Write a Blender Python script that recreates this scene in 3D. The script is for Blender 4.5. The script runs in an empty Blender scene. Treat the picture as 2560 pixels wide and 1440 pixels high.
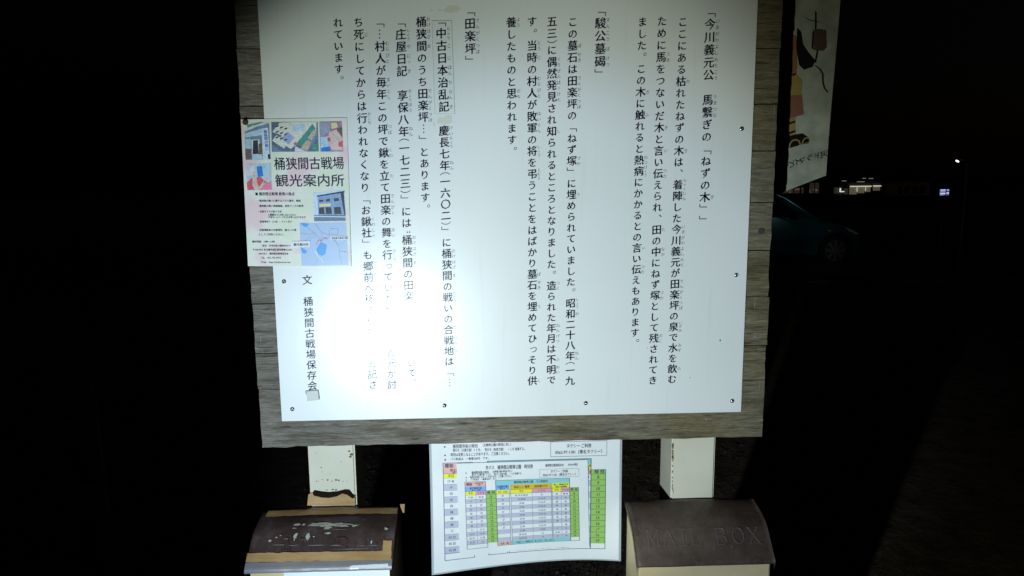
import bpy, bmesh, math, random
from mathutils import Vector, Matrix, noise
random.seed(7)
S = bpy.context.scene
COL = S.collection
PI = math.pi
rad = math.radians

# ------------------------------------------------------------------ camera
F = 1700.0                                   # focal length in pixels of the 2560 px wide photograph
PITCH, YAW, ROLL = .1424, -.0371, .0082
EYE = Vector((-.0551, -1.41, 1.5))
RM = (Matrix.Rotation(YAW, 3, 'Z') @ Matrix.Rotation(-PITCH, 3, 'X') @ Matrix.Rotation(ROLL, 3, 'Y'))
cam = bpy.data.objects.new('camera', bpy.data.cameras.new('camera'))
COL.objects.link(cam)
cam.data.sensor_width = 36
cam.data.lens = F / 2560 * 36
cam.data.clip_start = .02
cam.data.clip_end = 1500
cam.matrix_world = Matrix.Translation(EYE) @ (RM @ Matrix.Rotation(PI / 2, 3, 'X')).to_4x4()
S.camera = cam

# ------------------------------------------------------------------ night sky
W = bpy.data.worlds.new('World'); S.world = W; W.use_nodes = True
nt = W.node_tree; nt.nodes.clear()
sky = nt.nodes.new('ShaderNodeTexSky'); sky.sky_type = 'NISHITA'; sky.sun_disc = False
sky.sun_elevation = rad(-4.0); sky.sun_rotation = rad(120)
bg = nt.nodes.new('ShaderNodeBackground'); bg.inputs['Strength'].default_value = .028
out = nt.nodes.new('ShaderNodeOutputWorld')
nt.links.new(sky.outputs[0], bg.inputs[0]); nt.links.new(bg.outputs[0], out.inputs[0])

# ------------------------------------------------------------------ the photographer's torch (low, left of the camera)
TORCH = Vector((-.478, -1.36, .940))
def spot(name, loc, target, power, size, blend, colour, radius):
    l = bpy.data.lights.new(name, 'SPOT'); l.energy = power; l.spot_size = rad(size); l.spot_blend = blend
    l.color = colour; l.shadow_soft_size = radius
    o = bpy.data.objects.new(name, l); COL.objects.link(o); o.location = loc
    o.rotation_euler = (Vector(target) - Vector(loc)).to_track_quat('-Z', 'Y').to_euler()
    return o
spot('torch_beam', TORCH, (-.14, 0, 1.205), 44, 57, .36, (.85, 1.0, .90), .012)
spot('torch_core', TORCH, (-.13, 0, .95), 47, 66, .40, (.50, .69, 1.0), .012)
spot('torch_spill', TORCH, (.60, 0, 1.17), 17, 74, .60, (.96, 1.0, .78), .012)

S.view_settings.view_transform = 'Standard'
S.view_settings.look = 'None'
S.view_settings.exposure = 0
S.view_settings.gamma = 1
S.view_settings.use_curve_mapping = False
S.cycles.use_denoising = True

# ------------------------------------------------------------------ measuring helper: where a sight line meets the upright plane Y
def P(px, py, Y=0.0):
    v = RM @ Vector(((px - 1280) / F, 1, -(py - 720) / F))
    t = (Y - EYE.y) / v.y
    return EYE + v * t

# ------------------------------------------------------------------ materials
MATS = {}
def mat(name, col, rough=.6, metal=0, spec=.5, emit=None, estr=0, fn=None, coat=0, coatr=.03):
    if name in MATS: return MATS[name]
    m = bpy.data.materials.new(name); m.use_nodes = True
    n = m.node_tree.nodes; L = m.node_tree.links
    b = n['Principled BSDF']
    b.inputs['Base Color'].default_value = (*col, 1)
    b.inputs['Roughness'].default_value = rough
    b.inputs['Metallic'].default_value = metal
    b.inputs['Specular IOR Level'].default_value = spec
    b.inputs['Coat Weight'].default_value = coat; b.inputs['Coat Roughness'].default_value = coatr
    if emit: b.inputs['Emission Color'].default_value = (*emit, 1); b.inputs['Emission Strength'].default_value = estr
    if fn: fn(n, L, b)
    MATS[name] = m
    return m
def coords(n, L, scale=(1, 1, 1), kind='Object'):
    t = n.new('ShaderNodeTexCoord'); mp = n.new('ShaderNodeMapping'); mp.inputs['Scale'].default_value = scale
    L.new(t.outputs[kind], mp.inputs[0]); return mp.outputs[0]
def tex(n, L, vec, scale, detail=4, rough=.55, dist=0):
    t = n.new('ShaderNodeTexNoise'); t.inputs['Scale'].default_value = scale; t.inputs['Detail'].default_value = detail
    t.inputs['Roughness'].default_value = rough; t.inputs['Distortion'].default_value = dist
    L.new(vec, t.inputs['Vector']); return t.outputs['Fac']
def ramp(n, L, fac, stops):
    r = n.new('ShaderNodeValToRGB'); e = r.color_ramp.elements
    while len(e) > 1: e.remove(e[-1])
    e[0].position = stops[0][0]; e[0].color = (*stops[0][1], 1)
    for p, c in stops[1:]:
        k = e.new(p); k.color = (*c, 1)
    L.new(fac, r.inputs[0]); return r.outputs[0]
def mix(n, L, fac, a, b, mode='MIX'):
    m = n.new('ShaderNodeMix'); m.data_type = 'RGBA'; m.blend_type = mode
    for k, v in ((0, fac), (6, a), (7, b)):
        if hasattr(v, 'links'): L.new(v, m.inputs[k])
        elif k == 0: m.inputs[0].default_value = v
        else: m.inputs[k].default_value = (*v, 1)
    return m.outputs[2]
def bump(n, L, b, h, strength, dist=.002):
    k = n.new('ShaderNodeBump'); k.inputs['Strength'].default_value = strength; k.inputs['Distance'].default_value = dist
    L.new(h, k.inputs['Height']); L.new(k.outputs[0], b.inputs['Normal'])
def math_(n, L, op, a, b=None):
    m = n.new('ShaderNodeMath'); m.operation = op
    for i, v in enumerate((a, b)):
        if v is None: continue
        if hasattr(v, 'links'): L.new(v, m.inputs[i])
        else: m.inputs[i].default_value = v
    return m.outputs[0]

def f_wood(n, L, b):
    oi = n.new('ShaderNodeObjectInfo'); rnd = oi.outputs['Random']
    c = n.new('ShaderNodeTexCoord')
    comb = n.new('ShaderNodeCombineXYZ')
    for i, k in enumerate((17., 9., 31.)): L.new(math_(n, L, 'MULTIPLY', rnd, k), comb.inputs[i])
    add = n.new('ShaderNodeVectorMath'); L.new(c.outputs['Object'], add.inputs[0]); L.new(comb.outputs[0], add.inputs[1])
    warp = tex(n, L, add.outputs[0], 5.5, 2)
    wv = n.new('ShaderNodeCombineXYZ'); L.new(math_(n, L, 'MULTIPLY', warp, .014), wv.inputs[2])
    add2 = n.new('ShaderNodeVectorMath'); L.new(add.outputs[0], add2.inputs[0]); L.new(wv.outputs[0], add2.inputs[1])
    def st(sx, sz, scale, det=4, r=.6):
        mp = n.new('ShaderNodeMapping'); mp.inputs['Scale'].default_value = (sx, 1, sz); L.new(add2.outputs[0], mp.inputs[0])
        return tex(n, L, mp.outputs[0], scale, det, r)
    g1 = st(9, 150, 1.0, 5, .65)          # broad grain bands
    g2 = st(42, 520, 1.0, 4, .7)          # fibres
    g3 = st(6, 26, 1.0, 4)                # weather blotches
    g4 = st(16, 210, 1.0, 3, .5)          # short dark checks
    g = math_(n, L, 'ADD', math_(n, L, 'MULTIPLY', g1, .45), math_(n, L, 'MULTIPLY', g2, .55))
    base = ramp(n, L, g, [(.34, (.062, .053, .043)), (.45, (.145, .130, .108)), (.55, (.215, .197, .168)), (.66, (.35, .325, .285))])
    chk = ramp(n, L, g4, [(.30, (.30, .27, .25)), (.38, (1, 1, 1))])
    base = mix(n, L, .9, base, chk, 'MULTIPLY')
    blot = ramp(n, L, g3, [(.30, (.58, .54, .50)), (.48, (.95, .93, .92)), (.75, (1.15, 1.12, 1.08))])
    base = mix(n, L, 1.0, base, blot, 'MULTIPLY')
    sep = n.new('ShaderNodeSeparateXYZ'); L.new(c.outputs['Object'], sep.inputs[0])
    al = tex(n, L, c.outputs['Object'], 3.2, 5)
    al = math_(n, L, 'ADD', al, math_(n, L, 'MULTIPLY', sep.outputs[0], .36))
    alf = ramp(n, L, al, [(.44, (0, 0, 0)), (.66, (.9, .9, .9))])
    base = mix(n, L, alf, base, mix(n, L, 1.0, base, (.82, .76, .48), 'MULTIPLY'))
    mpr = n.new('ShaderNodeMapping'); mpr.inputs['Scale'].default_value = (160, 1, 9); mpr.inputs['Rotation'].default_value = (0, .35, 0); L.new(add.outputs[0], mpr.inputs[0])
    fr = ramp(n, L, tex(n, L, mpr.outputs[0], 1.2, 5, .6, .6), [(.66, (0, 0, 0)), (.72, (.45, .45, .45))])
    base = mix(n, L, fr, base, (.40, .40, .38))
    spk = ramp(n, L, tex(n, L, add.outputs[0], 140, 3), [(.72, (0, 0, 0)), (.78, (.8, .8, .8))])
    base = mix(n, L, spk, base, (.45, .46, .45))
    L.new(base, b.inputs['Base Color'])
    hh = math_(n, L, 'ADD', g, math_(n, L, 'MULTIPLY', math_(n, L, 'MINIMUM', g4, .4), 1.2))
    bump(n, L, b, hh, .8, .003)
M_wood = mat('weathered_wood', (.2, .19, .17), .85, spec=.25, fn=f_wood)
M_gap = mat('dark_batten', (.02, .018, .015), .9)

def f_panel(n, L, b):
    v = coords(n, L)
    t = tex(n, L, v, 5, 5); s = tex(n, L, v, 160, 3)
    c = ramp(n, L, t, [(.3, (.765, .775, .75)), (.7, (.80, .805, .79))])
    sp = ramp(n, L, s, [(.76, (0, 0, 0)), (.80, (.35, .35, .35))])
    c = mix(n, L, sp, c, (.62, .60, .54))
    dr = ramp(n, L, tex(n, L, coords(n, L, (30, 1, 1.6)), 2.2, 5, .6), [(.56, (0, 0, 0)), (.72, (.22, .22, .22))])
    L.new(mix(n, L, dr, c, (.60, .60, .52)), b.inputs['Base Color'])
    bump(n, L, b, tex(n, L, v, 9, 3), .05, .002)
GL = .285
M_panel = mat('white_enamel_panel', (.79, .80, .78), GL, spec=.5, fn=f_panel, coat=.7, coatr=.37)
M_ink = mat('dark_ink', (.011, .009, .040), GL, spec=.5, coat=.7, coatr=.37)
M_ruby = mat('small_ink', (.08, .08, .12), GL, spec=.5, coat=.7, coatr=.37)
M_stain = mat('glue_stain', (.66, .64, .56), .6)
M_patch = mat('sticker_white', (.74, .76, .73), .32)
M_screw = mat('screw_steel', (.40, .40, .38), .22, metal=1)
M_knot = mat('knot_wood', (.045, .035, .028), .8)

def f_post(n, L, b):
    v = coords(n, L)
    t = tex(n, L, v, 6, 4)
    c = ramp(n, L, t, [(.3, (.57, .54, .42)), (.7, (.67, .63, .51))])
    r = tex(n, L, v, 75, 5, .7)
    rf = ramp(n, L, r, [(.705, (0, 0, 0)), (.735, (1, 1, 1))])
    L.new(mix(n, L, rf, c, (.16, .075, .03)), b.inputs['Base Color'])
    bump(n, L, b, t, .1, .002)
M_post = mat('white_post_paint', (.66, .67, .6), .42, fn=f_post)
M_rust = mat('rust', (.13, .06, .025), .85)

def f_beige(n, L, b):
    v = coords(n, L)
    L.new(ramp(n, L, tex(n, L, v, 8, 5), [(.3, (.62, .49, .25)), (.7, (.74, .60, .34))]), b.inputs['Base Color'])
M_beige = mat('beige_plastic', (.45, .4, .27), .5, fn=f_beige)
def f_lid(n, L, b):
    v = coords(n, L)
    c = ramp(n, L, tex(n, L, v, 9, 6, .65), [(.3, (.052, .032, .023)), (.5, (.092, .062, .046)), (.7, (.15, .108, .084))])
    sc = ramp(n, L, tex(n, L, coords(n, L, (70, 50, 16)), 2.0, 6, .75, 2.2), [(.55, (0, 0, 0)), (.68, (.7, .7, .7))])
    L.new(mix(n, L, sc, c, (.20, .17, .145)), b.inputs['Base Color'])
    L.new(ramp(n, L, tex(n, L, v, 30, 4), [(.3, (.38, .38, .38)), (.7, (.62, .62, .62))]), b.inputs['Roughness'])
    bump(n, L, b, tex(n, L, v, 90, 6, .7), .5, .0012)
M_lid = mat('brown_lid_plastic', (.055, .04, .035), .5, spec=.22, fn=f_lid)
def f_lid2(n, L, b):
    v = coords(n, L)
    c = ramp(n, L, tex(n, L, v, 14, 6, .7), [(.3, (.030, .017, .015)), (.55, (.065, .040, .036)), (.75, (.12, .095, .10))])
    w = ramp(n, L, tex(n, L, coords(n, L, (7, 30, 30)), 3.0, 6, .7), [(.66, (0, 0, 0)), (.72, (1, 1, 1))])
    c = mix(n, L, w, c, (.20, .185, .18))
    sc = ramp(n, L, tex(n, L, coords(n, L, (110, 40, 12)), 2.0, 6, .75, 1.5), [(.62, (0, 0, 0)), (.70, (.6, .6, .6))])
    L.new(mix(n, L, sc, c, (.24, .22, .20)), b.inputs['Base Color'])
    L.new(ramp(n, L, tex(n, L, v, 24, 5), [(.3, (.25, .25, .25)), (.7, (.60, .60, .60))]), b.inputs['Roughness'])
    bump(n, L, b, tex(n, L, v, 60, 5), .3, .001)
M_lidworn = mat('worn_purple_brown_lid', (.06, .04, .04), .45, spec=.25, fn=f_lid2)
def f_tape(n, L, b):
    v = coords(n, L)
    c = ramp(n, L, tex(n, L, coords(n, L, (8, 40, 40)), 1.5, 5), [(.3, (.33, .19, .07)), (.7, (.48, .30, .14))])
    L.new(c, b.inputs['Base Color']); bump(n, L, b, tex(n, L, v, 40, 4), .4, .002)
M_tape = mat('brown_packing_tape', (.34, .21, .1), .38, fn=f_tape)
M_tapedark = mat('dark_packing_tape', (.085, .045, .022), .3)
M_black = mat('torn_black_tape', (.014, .008, .006), .95, spec=.05)
M_chip = mat('bare_pale_plastic', (.47, .47, .37), .65)
M_lip = mat('grey_lid_lip', (.20, .185, .19), .4)
M_emb = mat('embossed_lid_letters', (.125, .10, .085), .42)

def f_paper(n, L, b):
    v = coords(n, L)
    L.new(ramp(n, L, tex(n, L, v, 12, 4), [(.35, (.73, .75, .76)), (.7, (.80, .81, .81))]), b.inputs['Base Color'])
    bump(n, L, b, tex(n, L, v, 14, 3), .12, .002)
M_paper = mat('laminated_paper', (.78, .79, .79), .30, fn=f_paper)
M_paper2 = mat('plain_notice_paper', (.78, .80, .80), .6)
M_film = mat('laminate_film_edge', (.42, .45, .48), .2, spec=.7)
def f_poster(n, L, b):
    v = coords(n, L)
    c = ramp(n, L, tex(n, L, v, 14, 2), [(.38, (.72, .76, .60)), (.50, (.78, .77, .68)), (.62, (.79, .60, .60))])
    L.new(c, b.inputs['Base Color'])
M_poster = mat('pale_poster_paper', (.8, .78, .7), .32, fn=f_poster)
def flat(name, c, rough=.32): return mat('print_' + name, c, rough)
PK = flat('pink', (.78, .42, .40)); BL = flat('blue', (.20, .42, .82)); YE = flat('yellow', (.82, .80, .03)); MA = flat('rose', (.72, .33, .50))
GR = flat('green', (.32, .54, .12)); TE = flat('teal', (.26, .58, .60)); OR = flat('orange', (.74, .46, .03)); LG = flat('lilac_grey', (.50, .51, .62))
LI = flat('line', (.05, .10, .16)); TX = flat('small_text', (.05, .055, .10)); WH = flat('white', (.78, .80, .82)); SA = flat('salmon', (.72, .45, .38))

# ------------------------------------------------------------------ mesh helpers
def link(name, me, m, parent=None):
    me.materials.append(m) if m else None
    o = bpy.data.objects.new(name, me); COL.objects.link(o); o.parent = parent
    return o
class MB:
    def __init__(s): s.v = []; s.f = []
    def quad(s, a, b, c, d):
        i = len(s.v); s.v += [tuple(a), tuple(b), tuple(c), tuple(d)]; s.f.append((i, i + 1, i + 2, i + 3)); return s
    def poly(s, pts):
        i = len(s.v); s.v += [tuple(p) for p in pts]; s.f.append(tuple(range(i, i + len(pts)))); return s
    def box(s, x0, x1, y0, y1, z0, z1):
        i = len(s.v)
        s.v += [(x, y, z) for x in (x0, x1) for y in (y0, y1) for z in (z0, z1)]
        for f in ((0, 1, 3, 2), (4, 6, 7, 5), (0, 4, 5, 1), (2, 3, 7, 6), (0, 2, 6, 4), (1, 5, 7, 3)): s.f.append(tuple(i + k for k in f))
        return s
    def tube(s, pts, r, seg=10):
        pts = [Vector(p) for p in pts]; rings = []
        for k, p in enumerate(pts):
            d = (pts[min(k + 1, len(pts) - 1)] - pts[max(k - 1, 0)]).normalized()
            a = d.cross(Vector((.13, .2, .97))).normalized(); b = d.cross(a)
            rr = r[k] if isinstance(r, (list, tuple)) else r
            i = len(s.v); s.v += [tuple(p + (a * math.cos(t * 2 * PI / seg) + b * math.sin(t * 2 * PI / seg)) * rr) for t in range(seg)]
            rings.append(i)
        for a, b in zip(rings, rings[1:]):
            for t in range(seg): s.f.append((a + t, a + (t + 1) % seg, b + (t + 1) % seg, b + t))
        s.f.append(tuple(rings[0] + t for t in range(seg))[::-1]); s.f.append(tuple(rings[-1] + t for t in range(seg)))
        return s
    def disc(s, c, r, axis='y', depth=.01, seg=20):
        c = Vector(c); d = Vector((0, 1, 0)) if axis == 'y' else Vector((1, 0, 0)) if axis == 'x' else Vector((0, 0, 1))
        return s.tube([c, c + d * depth], r, seg)
    def build(s, name, m, parent=None, bevel=0, smooth=False):
        me = bpy.data.meshes.new(name); me.from_pydata(s.v, [], s.f); me.update()
        if bevel:
            bm = bmesh.new(); bm.from_mesh(me); bmesh.ops.remove_doubles(bm, verts=bm.verts, dist=1e-6)
            bmesh.ops.recalc_face_normals(bm, faces=bm.faces)
            ed = [e for e in bm.edges if len(e.link_faces) == 2 and e.calc_face_angle(0) > .5]
            bmesh.ops.bevel(bm, geom=ed, offset=bevel, segments=2, affect='EDGES', clamp_overlap=True)
            bm.to_mesh(me); bm.free()
        if smooth:
            for p in me.polygons: p.use_smooth = True
        return link(name, me, m, parent)
def empty(name, loc=(0, 0, 0), rz=0):
    o = bpy.data.objects.new(name, None); COL.objects.link(o); o.location = loc; o.rotation_euler = (0, 0, rz); o.empty_display_size = .1
    return o
def tag(o, label=None, cat=None, group=None, kind=None):
    for k, v in (('label', label), ('category', cat), ('group', group), ('kind', kind)):
        if v: o[k] = v
    return o

# ------------------------------------------------------------------ lettering helpers (built-in font, turned into flat meshes)
_tc = {}
def tmesh(s, bold=0):
    bold = 0; key = s
    if key not in _tc:
        c = bpy.data.curves.new('t', 'FONT'); c.body = s; c.resolution_u = 2; c.offset = bold
        o = bpy.data.objects.new('t', c); COL.objects.link(o)
        bpy.context.view_layer.update()
        e = o.evaluated_get(bpy.context.evaluated_depsgraph_get()); me = e.to_mesh()
        vs = [(v.co.x, v.co.y) for v in me.vertices]; fs = [tuple(p.vertices) for p in me.polygons]
        e.to_mesh_clear(); bpy.data.objects.remove(o); bpy.data.curves.remove(c)
        _tc[key] = (vs, fs)
    return _tc[key]
def put(mb, s, fn, bold=0):
    vs, fs = tmesh(s)
    for dx, dy in (((-bold, -bold * .5), (bold, bold * .5)) if bold else ((0, 0),)):
        i = len(mb.v)
        mb.v += [tuple(fn(x + dx, y + dy)) for x, y in vs]; mb.f += [tuple(i + k for k in f) for f in fs]
def line(mb, s, x0, x1, z, h, surf, bold=0, rise=0):
    """horizontal line of writing: from x0 to x1, centred on height z, letter height h, laid on surf(x, z)"""
    vs, _ = tmesh(s, bold)
    if not vs: return
    a = min(v[0] for v in vs); b = max(v[0] for v in vs); k = (x1 - x0) / max(b - a, 1e-6)
    put(mb, s, lambda x, y: surf(x0 + (x - a) * k, z + (y - .37) * h + rise * (x - a) * k), bold)

# ================================================================== GROUND
def f_ground(n, L, b):
    v = coords(n, L)
    c = ramp(n, L, tex(n, L, v, 7, 8, .7), [(.28, (.07, .045, .03)), (.5, (.26, .18, .12)), (.72, (.42, .30, .20))])
    L.new(c, b.inputs['Base Color']); bump(n, L, b, tex(n, L, v, 22, 8, .7), .9, .03)
M_ground = mat('bare_earth', (.05, .035, .025), .95, spec=.1, fn=f_ground)
g = MB(); N = 60
def gx(k): return (abs(k) ** 2.6) * math.copysign(1, k)
xs = [gx(i / 30) * 400 for i in range(-30, 31)]
ys = [gx(i / 30) * 400 for i in range(-30, 31)]
def gh(x, y):
    r = math.hypot(x, y)
    return .018 * noise.noise(Vector((x * 2.3, y * 2.3, 0))) * (1 if r < 14 else 0) - .01
g.v = [(x, y, gh(x, y)) for y in ys for x in xs]
nx = len(xs)
g.f = [(j * nx + i, j * nx + i + 1, (j + 1) * nx + i + 1, (j + 1) * nx + i) for j in range(nx - 1) for i in range(nx - 1)]
tag(g.build('ground', M_ground, smooth=True), kind='structure')
def f_asph(n, L, b):
    v = coords(n, L)
    L.new(ramp(n, L, tex(n, L, v, 40, 6, .7), [(.3, (.03, .03, .032)), (.7, (.065, .065, .066))]), b.inputs['Base Color'])
M_asph = mat('asphalt', (.05, .05, .05), .85, fn=f_asph)
tag(MB().box(-120, 160, 9.2, 19, -.03, .03).build('road', M_asph), kind='structure')

def f_leaf(n, L, b):
    oi = n.new('ShaderNodeNewGeometry')
    L.new(ramp(n, L, oi.outputs['Random Per Island'], [(0, (.07, .042, .025)), (.45, (.18, .12, .07)), (.8, (.32, .22, .14)), (1, (.45, .37, .26))]), b.inputs['Base Color'])
M_leaf = mat('fallen_leaves', (.1, .07, .04), .8, fn=f_leaf)
lm = MB()
for k in range(9000):
    y = random.uniform(-.2, 4.6); x = random.uniform(-1.0, 1.45)
    s_ = random.uniform(.004, .013); a = random.uniform(0, 2 * PI); tl = random.uniform(-.8, .8); z = gh(x, y) + random.uniform(.008, .024)
    u = Vector((math.cos(a), math.sin(a), tl * .5)) * s_; w = Vector((-math.sin(a), math.cos(a), random.uniform(-.5, .5))) * s_ * random.uniform(.3, .6)
    c = Vector((x, y, z)); lm.poly([c - u, c - w * .9, c + u * .2 - w, c + u, c + u * .1 + w, c - u * .5 + w * .7])
tag(lm.build('leaf_litter', M_leaf), 'brown fallen leaves scattered on the bare earth behind the notice board', 'leaf litter', kind='stuff')
gm = MB()
for k in range(5000):
    y = random.uniform(.6, 6.5); x = random.uniform(-1.4, 1.8)
    if noise.noise(Vector((x * 1.1, y * 1.1, 5))) < .05: continue
    h_ = random.uniform(.02, .07); a = random.uniform(0, 2 * PI); w = Vector((math.cos(a), math.sin(a), 0)) * .0022; c = Vector((x, y, gh(x, y) - .003))
    t = Vector((random.uniform(-.03, .03), random.uniform(-.03, .03), h_)); gm.poly([c - w, c + w, c + t])
tag(gm.build('grass', mat('dull_grass', (.05, .06, .022), .8)), 'thin dull grass on the earth behind the notice board', 'grass', kind='stuff')

# ================================================================== NOTICE BOARD
board = empty('notice_board', (0, .05, 0))
tag(board, 'large white Japanese history board on grey weathered planks and two white posts', 'notice board')
def bp(o):                       # world-built part -> child of the board
    o.parent = board; o.location = (-board.location.x, -board.location.y, -board.location.z); return o
PT = .003                       # the panel's thickness; planks start at y = PT
PB = .031                        # back of the planks
seams = [P(1915, y).z for y in (120, 260, 377, 506, 626.5, 743, 865, 951, 1093)]
seams = [seams[0] + .235, seams[0] + .115] + seams
XL, XR = -.5425, .5465
for k in range(len(seams) - 1):
    zt, zb = seams[k], seams[k + 1]
    gap = .0022 if k != 8 else .0010
    r = random.Random(k * 5 + 1)
    mb = MB(); n_ = 44
    zt2, zb2 = zt - gap / 2, zb + (gap / 2 if k < len(seams) - 2 else 0)
    dx0, dx1 = r.uniform(-.0016, .0016), r.uniform(-.0016, .0016); yo = r.uniform(0, .0012) if k < 9 else 0
    m_ = 10
    xsq = [XL + dx0 + (XR + dx1 - XL - dx0) * i / n_ for i in range(n_ + 1)]
    def wob(a, s, sc=1.): return noise.noise(Vector((a * 46, s, k * 3.1))) * .0011 * sc + noise.noise(Vector((a * 190, s, k))) * .0005 * sc
    F0 = []
    for j in range(m_ + 1):
        t = j / m_; row = []
        for i, x in enumerate(xsq):
            z = zb2 + (zt2 - zb2) * t
            if j == 0: z += wob(x, 1.7, 2.4 if k == len(seams) - 2 else .5)
            if j == m_: z += wob(x, 6.7, .5)
            xx = x + (wob(z, 11.3, 1.6) if i == 0 else wob(z, 15.3, 1.6) if i == n_ else 0)
            row.append((xx, z))
        F0.append(row)
    for yy, rd in ((PT + yo, .0016), (PB, 0)):
        for j, row in enumerate(F0):
            for i, (x, z) in enumerate(row):
                e = (i in (0, n_)) or (j in (0, m_))
                mb.v.append((x, yy + (rd if e else 0), z))
    A = (n_ + 1) * (m_ + 1)
    idx = lambda j, i, b=0: b * A + j * (n_ + 1) + i
    for j in range(m_):
        for i in range(n_):
            mb.f.append((idx(j, i), idx(j, i + 1), idx(j + 1, i + 1), idx(j + 1, i))); mb.f.append((idx(j, i, 1), idx(j + 1, i, 1), idx(j + 1, i + 1, 1), idx(j, i + 1, 1)))
    for i in range(n_):
        mb.f.append((idx(0, i), idx(0, i, 1), idx(0, i + 1, 1), idx(0, i + 1))); mb.f.append((idx(m_, i), idx(m_, i + 1), idx(m_, i + 1, 1), idx(m_, i, 1)))
    for j in range(m_):
        mb.f.append((idx(j, 0), idx(j + 1, 0), idx(j + 1, 0, 1), idx(j, 0, 1))); mb.f.append((idx(j, n_), idx(j, n_, 1), idx(j + 1, n_, 1), idx(j + 1, n_)))
    bp(mb.build('plank', M_wood))
# a knot in the fifth plank from the foot, at its right end
kn = MB(); c = P(1903, 578, PT)
kn.tube([c + Vector((0, -.0015, 0)), c + Vector((0, .002, 0))], [.0062, .0075], 14); bp(kn.build('knot', M_knot))

# posts, square section, white paint
def post(pl, pr, label):
    a = P(pl, 1118, PB + .002).x; b = P(pr, 1118, PB + .002).x
    mb = MB().box(a, b, PB + .002, PB + .002 + (b - a), -.3, seams[0] + .02)
    o = bp(mb.build('post', M_post, bevel=.004)); tag(o, label); return a, b, o
LPa, LPb, post_l = post(768.5, 886, 'white post with rust specks behind the left letter box')
RPa, RPb, post_r = post(1680, 1789, 'white post with a rusty edge behind the right letter box')
# rust: a run down the front left corner of the right post, specks on the left one
def blob(mb, c, rx, rz, y, seed, n_=16, rag=.35):
    mb.poly([(c[0] + rx * math.cos(t * 2 * PI / n_) * (1 + rag * noise.noise(Vector((seed, t * .9, 2.)))), y,
              c[2] + rz * math.sin(t * 2 * PI / n_) * (1 + rag * noise.noise(Vector((seed, t * .8, 9.))))) for t in range(n_)])
ru = MB()
for k in range(26):
    c = P(1681 + random.uniform(-1, 2), random.uniform(1112, 1245) if k > 8 else random.uniform(1110, 1150), PB + .0016)
    blob(ru, c, random.uniform(.0004, .0012), random.uniform(.001, .005), PB + .0016 - k * 1e-5, k * 1.7)
bp(ru.build('rust_stain', M_rust))
ru = MB()
for k, (x, y, a) in enumerate([(790, 1133, 1), (791, 1203, 1.4), (796, 1203, 1), (806, 1199, 1.2), (819, 1200, 2.2), (830, 1203, 1.6), (840, 1200, 2.6), (847, 1201, 2.4), (858, 1203, 1.2), (866, 1203, 1),
                               (817, 1225, 1.6), (832, 1224, 2.4), (840, 1225, 2.6), (803, 1169, 1.5), (825, 1185, .9), (853, 1154, 1), (806, 1180, 1), (824, 1145, .7), (873, 1128, 2.4), (878, 1136, 3.6), (876, 1142, 3.)]):
    blob(ru, P(x, y, PB + .0016), .0010 * a, .0007 * a, PB + .0016 - k * 1e-5, k * 2.3, rag=.6)
bp(ru.build('rust_stain', M_rust))

# the white panel
panel_z0 = P(1280, 1041.5).z; panel_z1 = seams[0] - .09; HW = .4951
panel = bp(MB().box(-HW, HW, 0, PT, panel_z0, panel_z1).build('panel', M_panel, bevel=.0006))
def pp(o):
    o.parent = panel; return o
LIFT = -.00025
# --- the text: vertical columns, read from the right; {} holds the small reading kana beside a character
VERT = {'「': '﹁', '」': '﹂', '（': '︵', '）': '︶', '…': '︙'}
ADV = {'（': .42, '）': .42, '“': .5, '”': .5}
SMALL = 'っょゃゅ'
def parse(s):
    outl = []; i = 0
    while i < len(s):
        ch = s[i]; r = ''
        if i + 1 < len(s) and s[i + 1] == '{':
            j = s.index('}', i); r = s[i + 2:j]; i = j
        outl.append((ch, r)); i += 1
    return outl
def column(text, a, b, em=.93, y=LIFT, parent=None, skip=''):
    """a, b: (index of a character, x, y of its centre in the photograph)"""
    cs = parse(text); pos = []; p = 0
    for ch, _ in cs:
        w = ADV.get(ch, 1.); pos.append(p + w / 2); p += w
    A = P(a[1], a[2]); B = P(b[1], b[2])
    pitch = (A.z - B.z) / (pos[b[0]] - pos[a[0]]); slope = (B.x - A.x) / (pos[b[0]] - pos[a[0]])
    E = pitch * em
    main = MB(); ruby = MB()
    def place(mb, g, cx, cz, e, jit=0, dx=0, dz=0, bold=0.):
        put(mb, g, lambda x, yy: (cx + (x - .5 + dx) * e, y, cz + (yy - .37 + dz + (x - .5) * .075) * e), bold)
    for (ch, r), q in zip(cs, pos):
        cx = A.x + slope * (q - pos[a[0]]); cz = A.z - pitch * (q - pos[a[0]])
        if ch in '　': continue
        g = VERT.get(ch, ch)
        if ch in '。、': place(main, g, cx, cz, E, dx=.62, dz=.58)
        elif ch in SMALL: place(main, g, cx, cz, E, dx=.10, dz=.08)
        elif ch in '（': place(main, g, cx, cz, E, dz=.30)
        elif ch in '）': place(main, g, cx, cz, E, dz=-.32)
        elif ch == '“': place(main, g, cx, cz, E, dx=.45, dz=-.2)
        elif ch == '”': place(main, g, cx, cz, E, dx=.1, dz=-.2)
        elif ch == '︙' or g == '︙' or g in '﹁﹂':
            put(main, g, lambda x, yy: (cx + (x - .5) * E, y, cz + (yy - .37) * E))
        else: place(main, g, cx, cz, E * (.93 if 'ぁ' <= ch <= 'ん' else 1.), bold=.027)
        if r:
            n_ = len(r); re = E * (.40 if n_ < 3 else .36); st = min(.48, 1.08 / n_) * pitch if n_ > 1 else 0
            for k, rc in enumerate(r):
                place(ruby, rc, cx + E * .66, cz + st * ((n_ - 1) / 2 - k), re * (.8 if rc in SMALL else 1), bold=.0)
    o = main.build('text_column', M_ink, parent)
    if ruby.v: ruby.build('reading_kana', M_ruby, parent)
    return o
C = column
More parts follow.
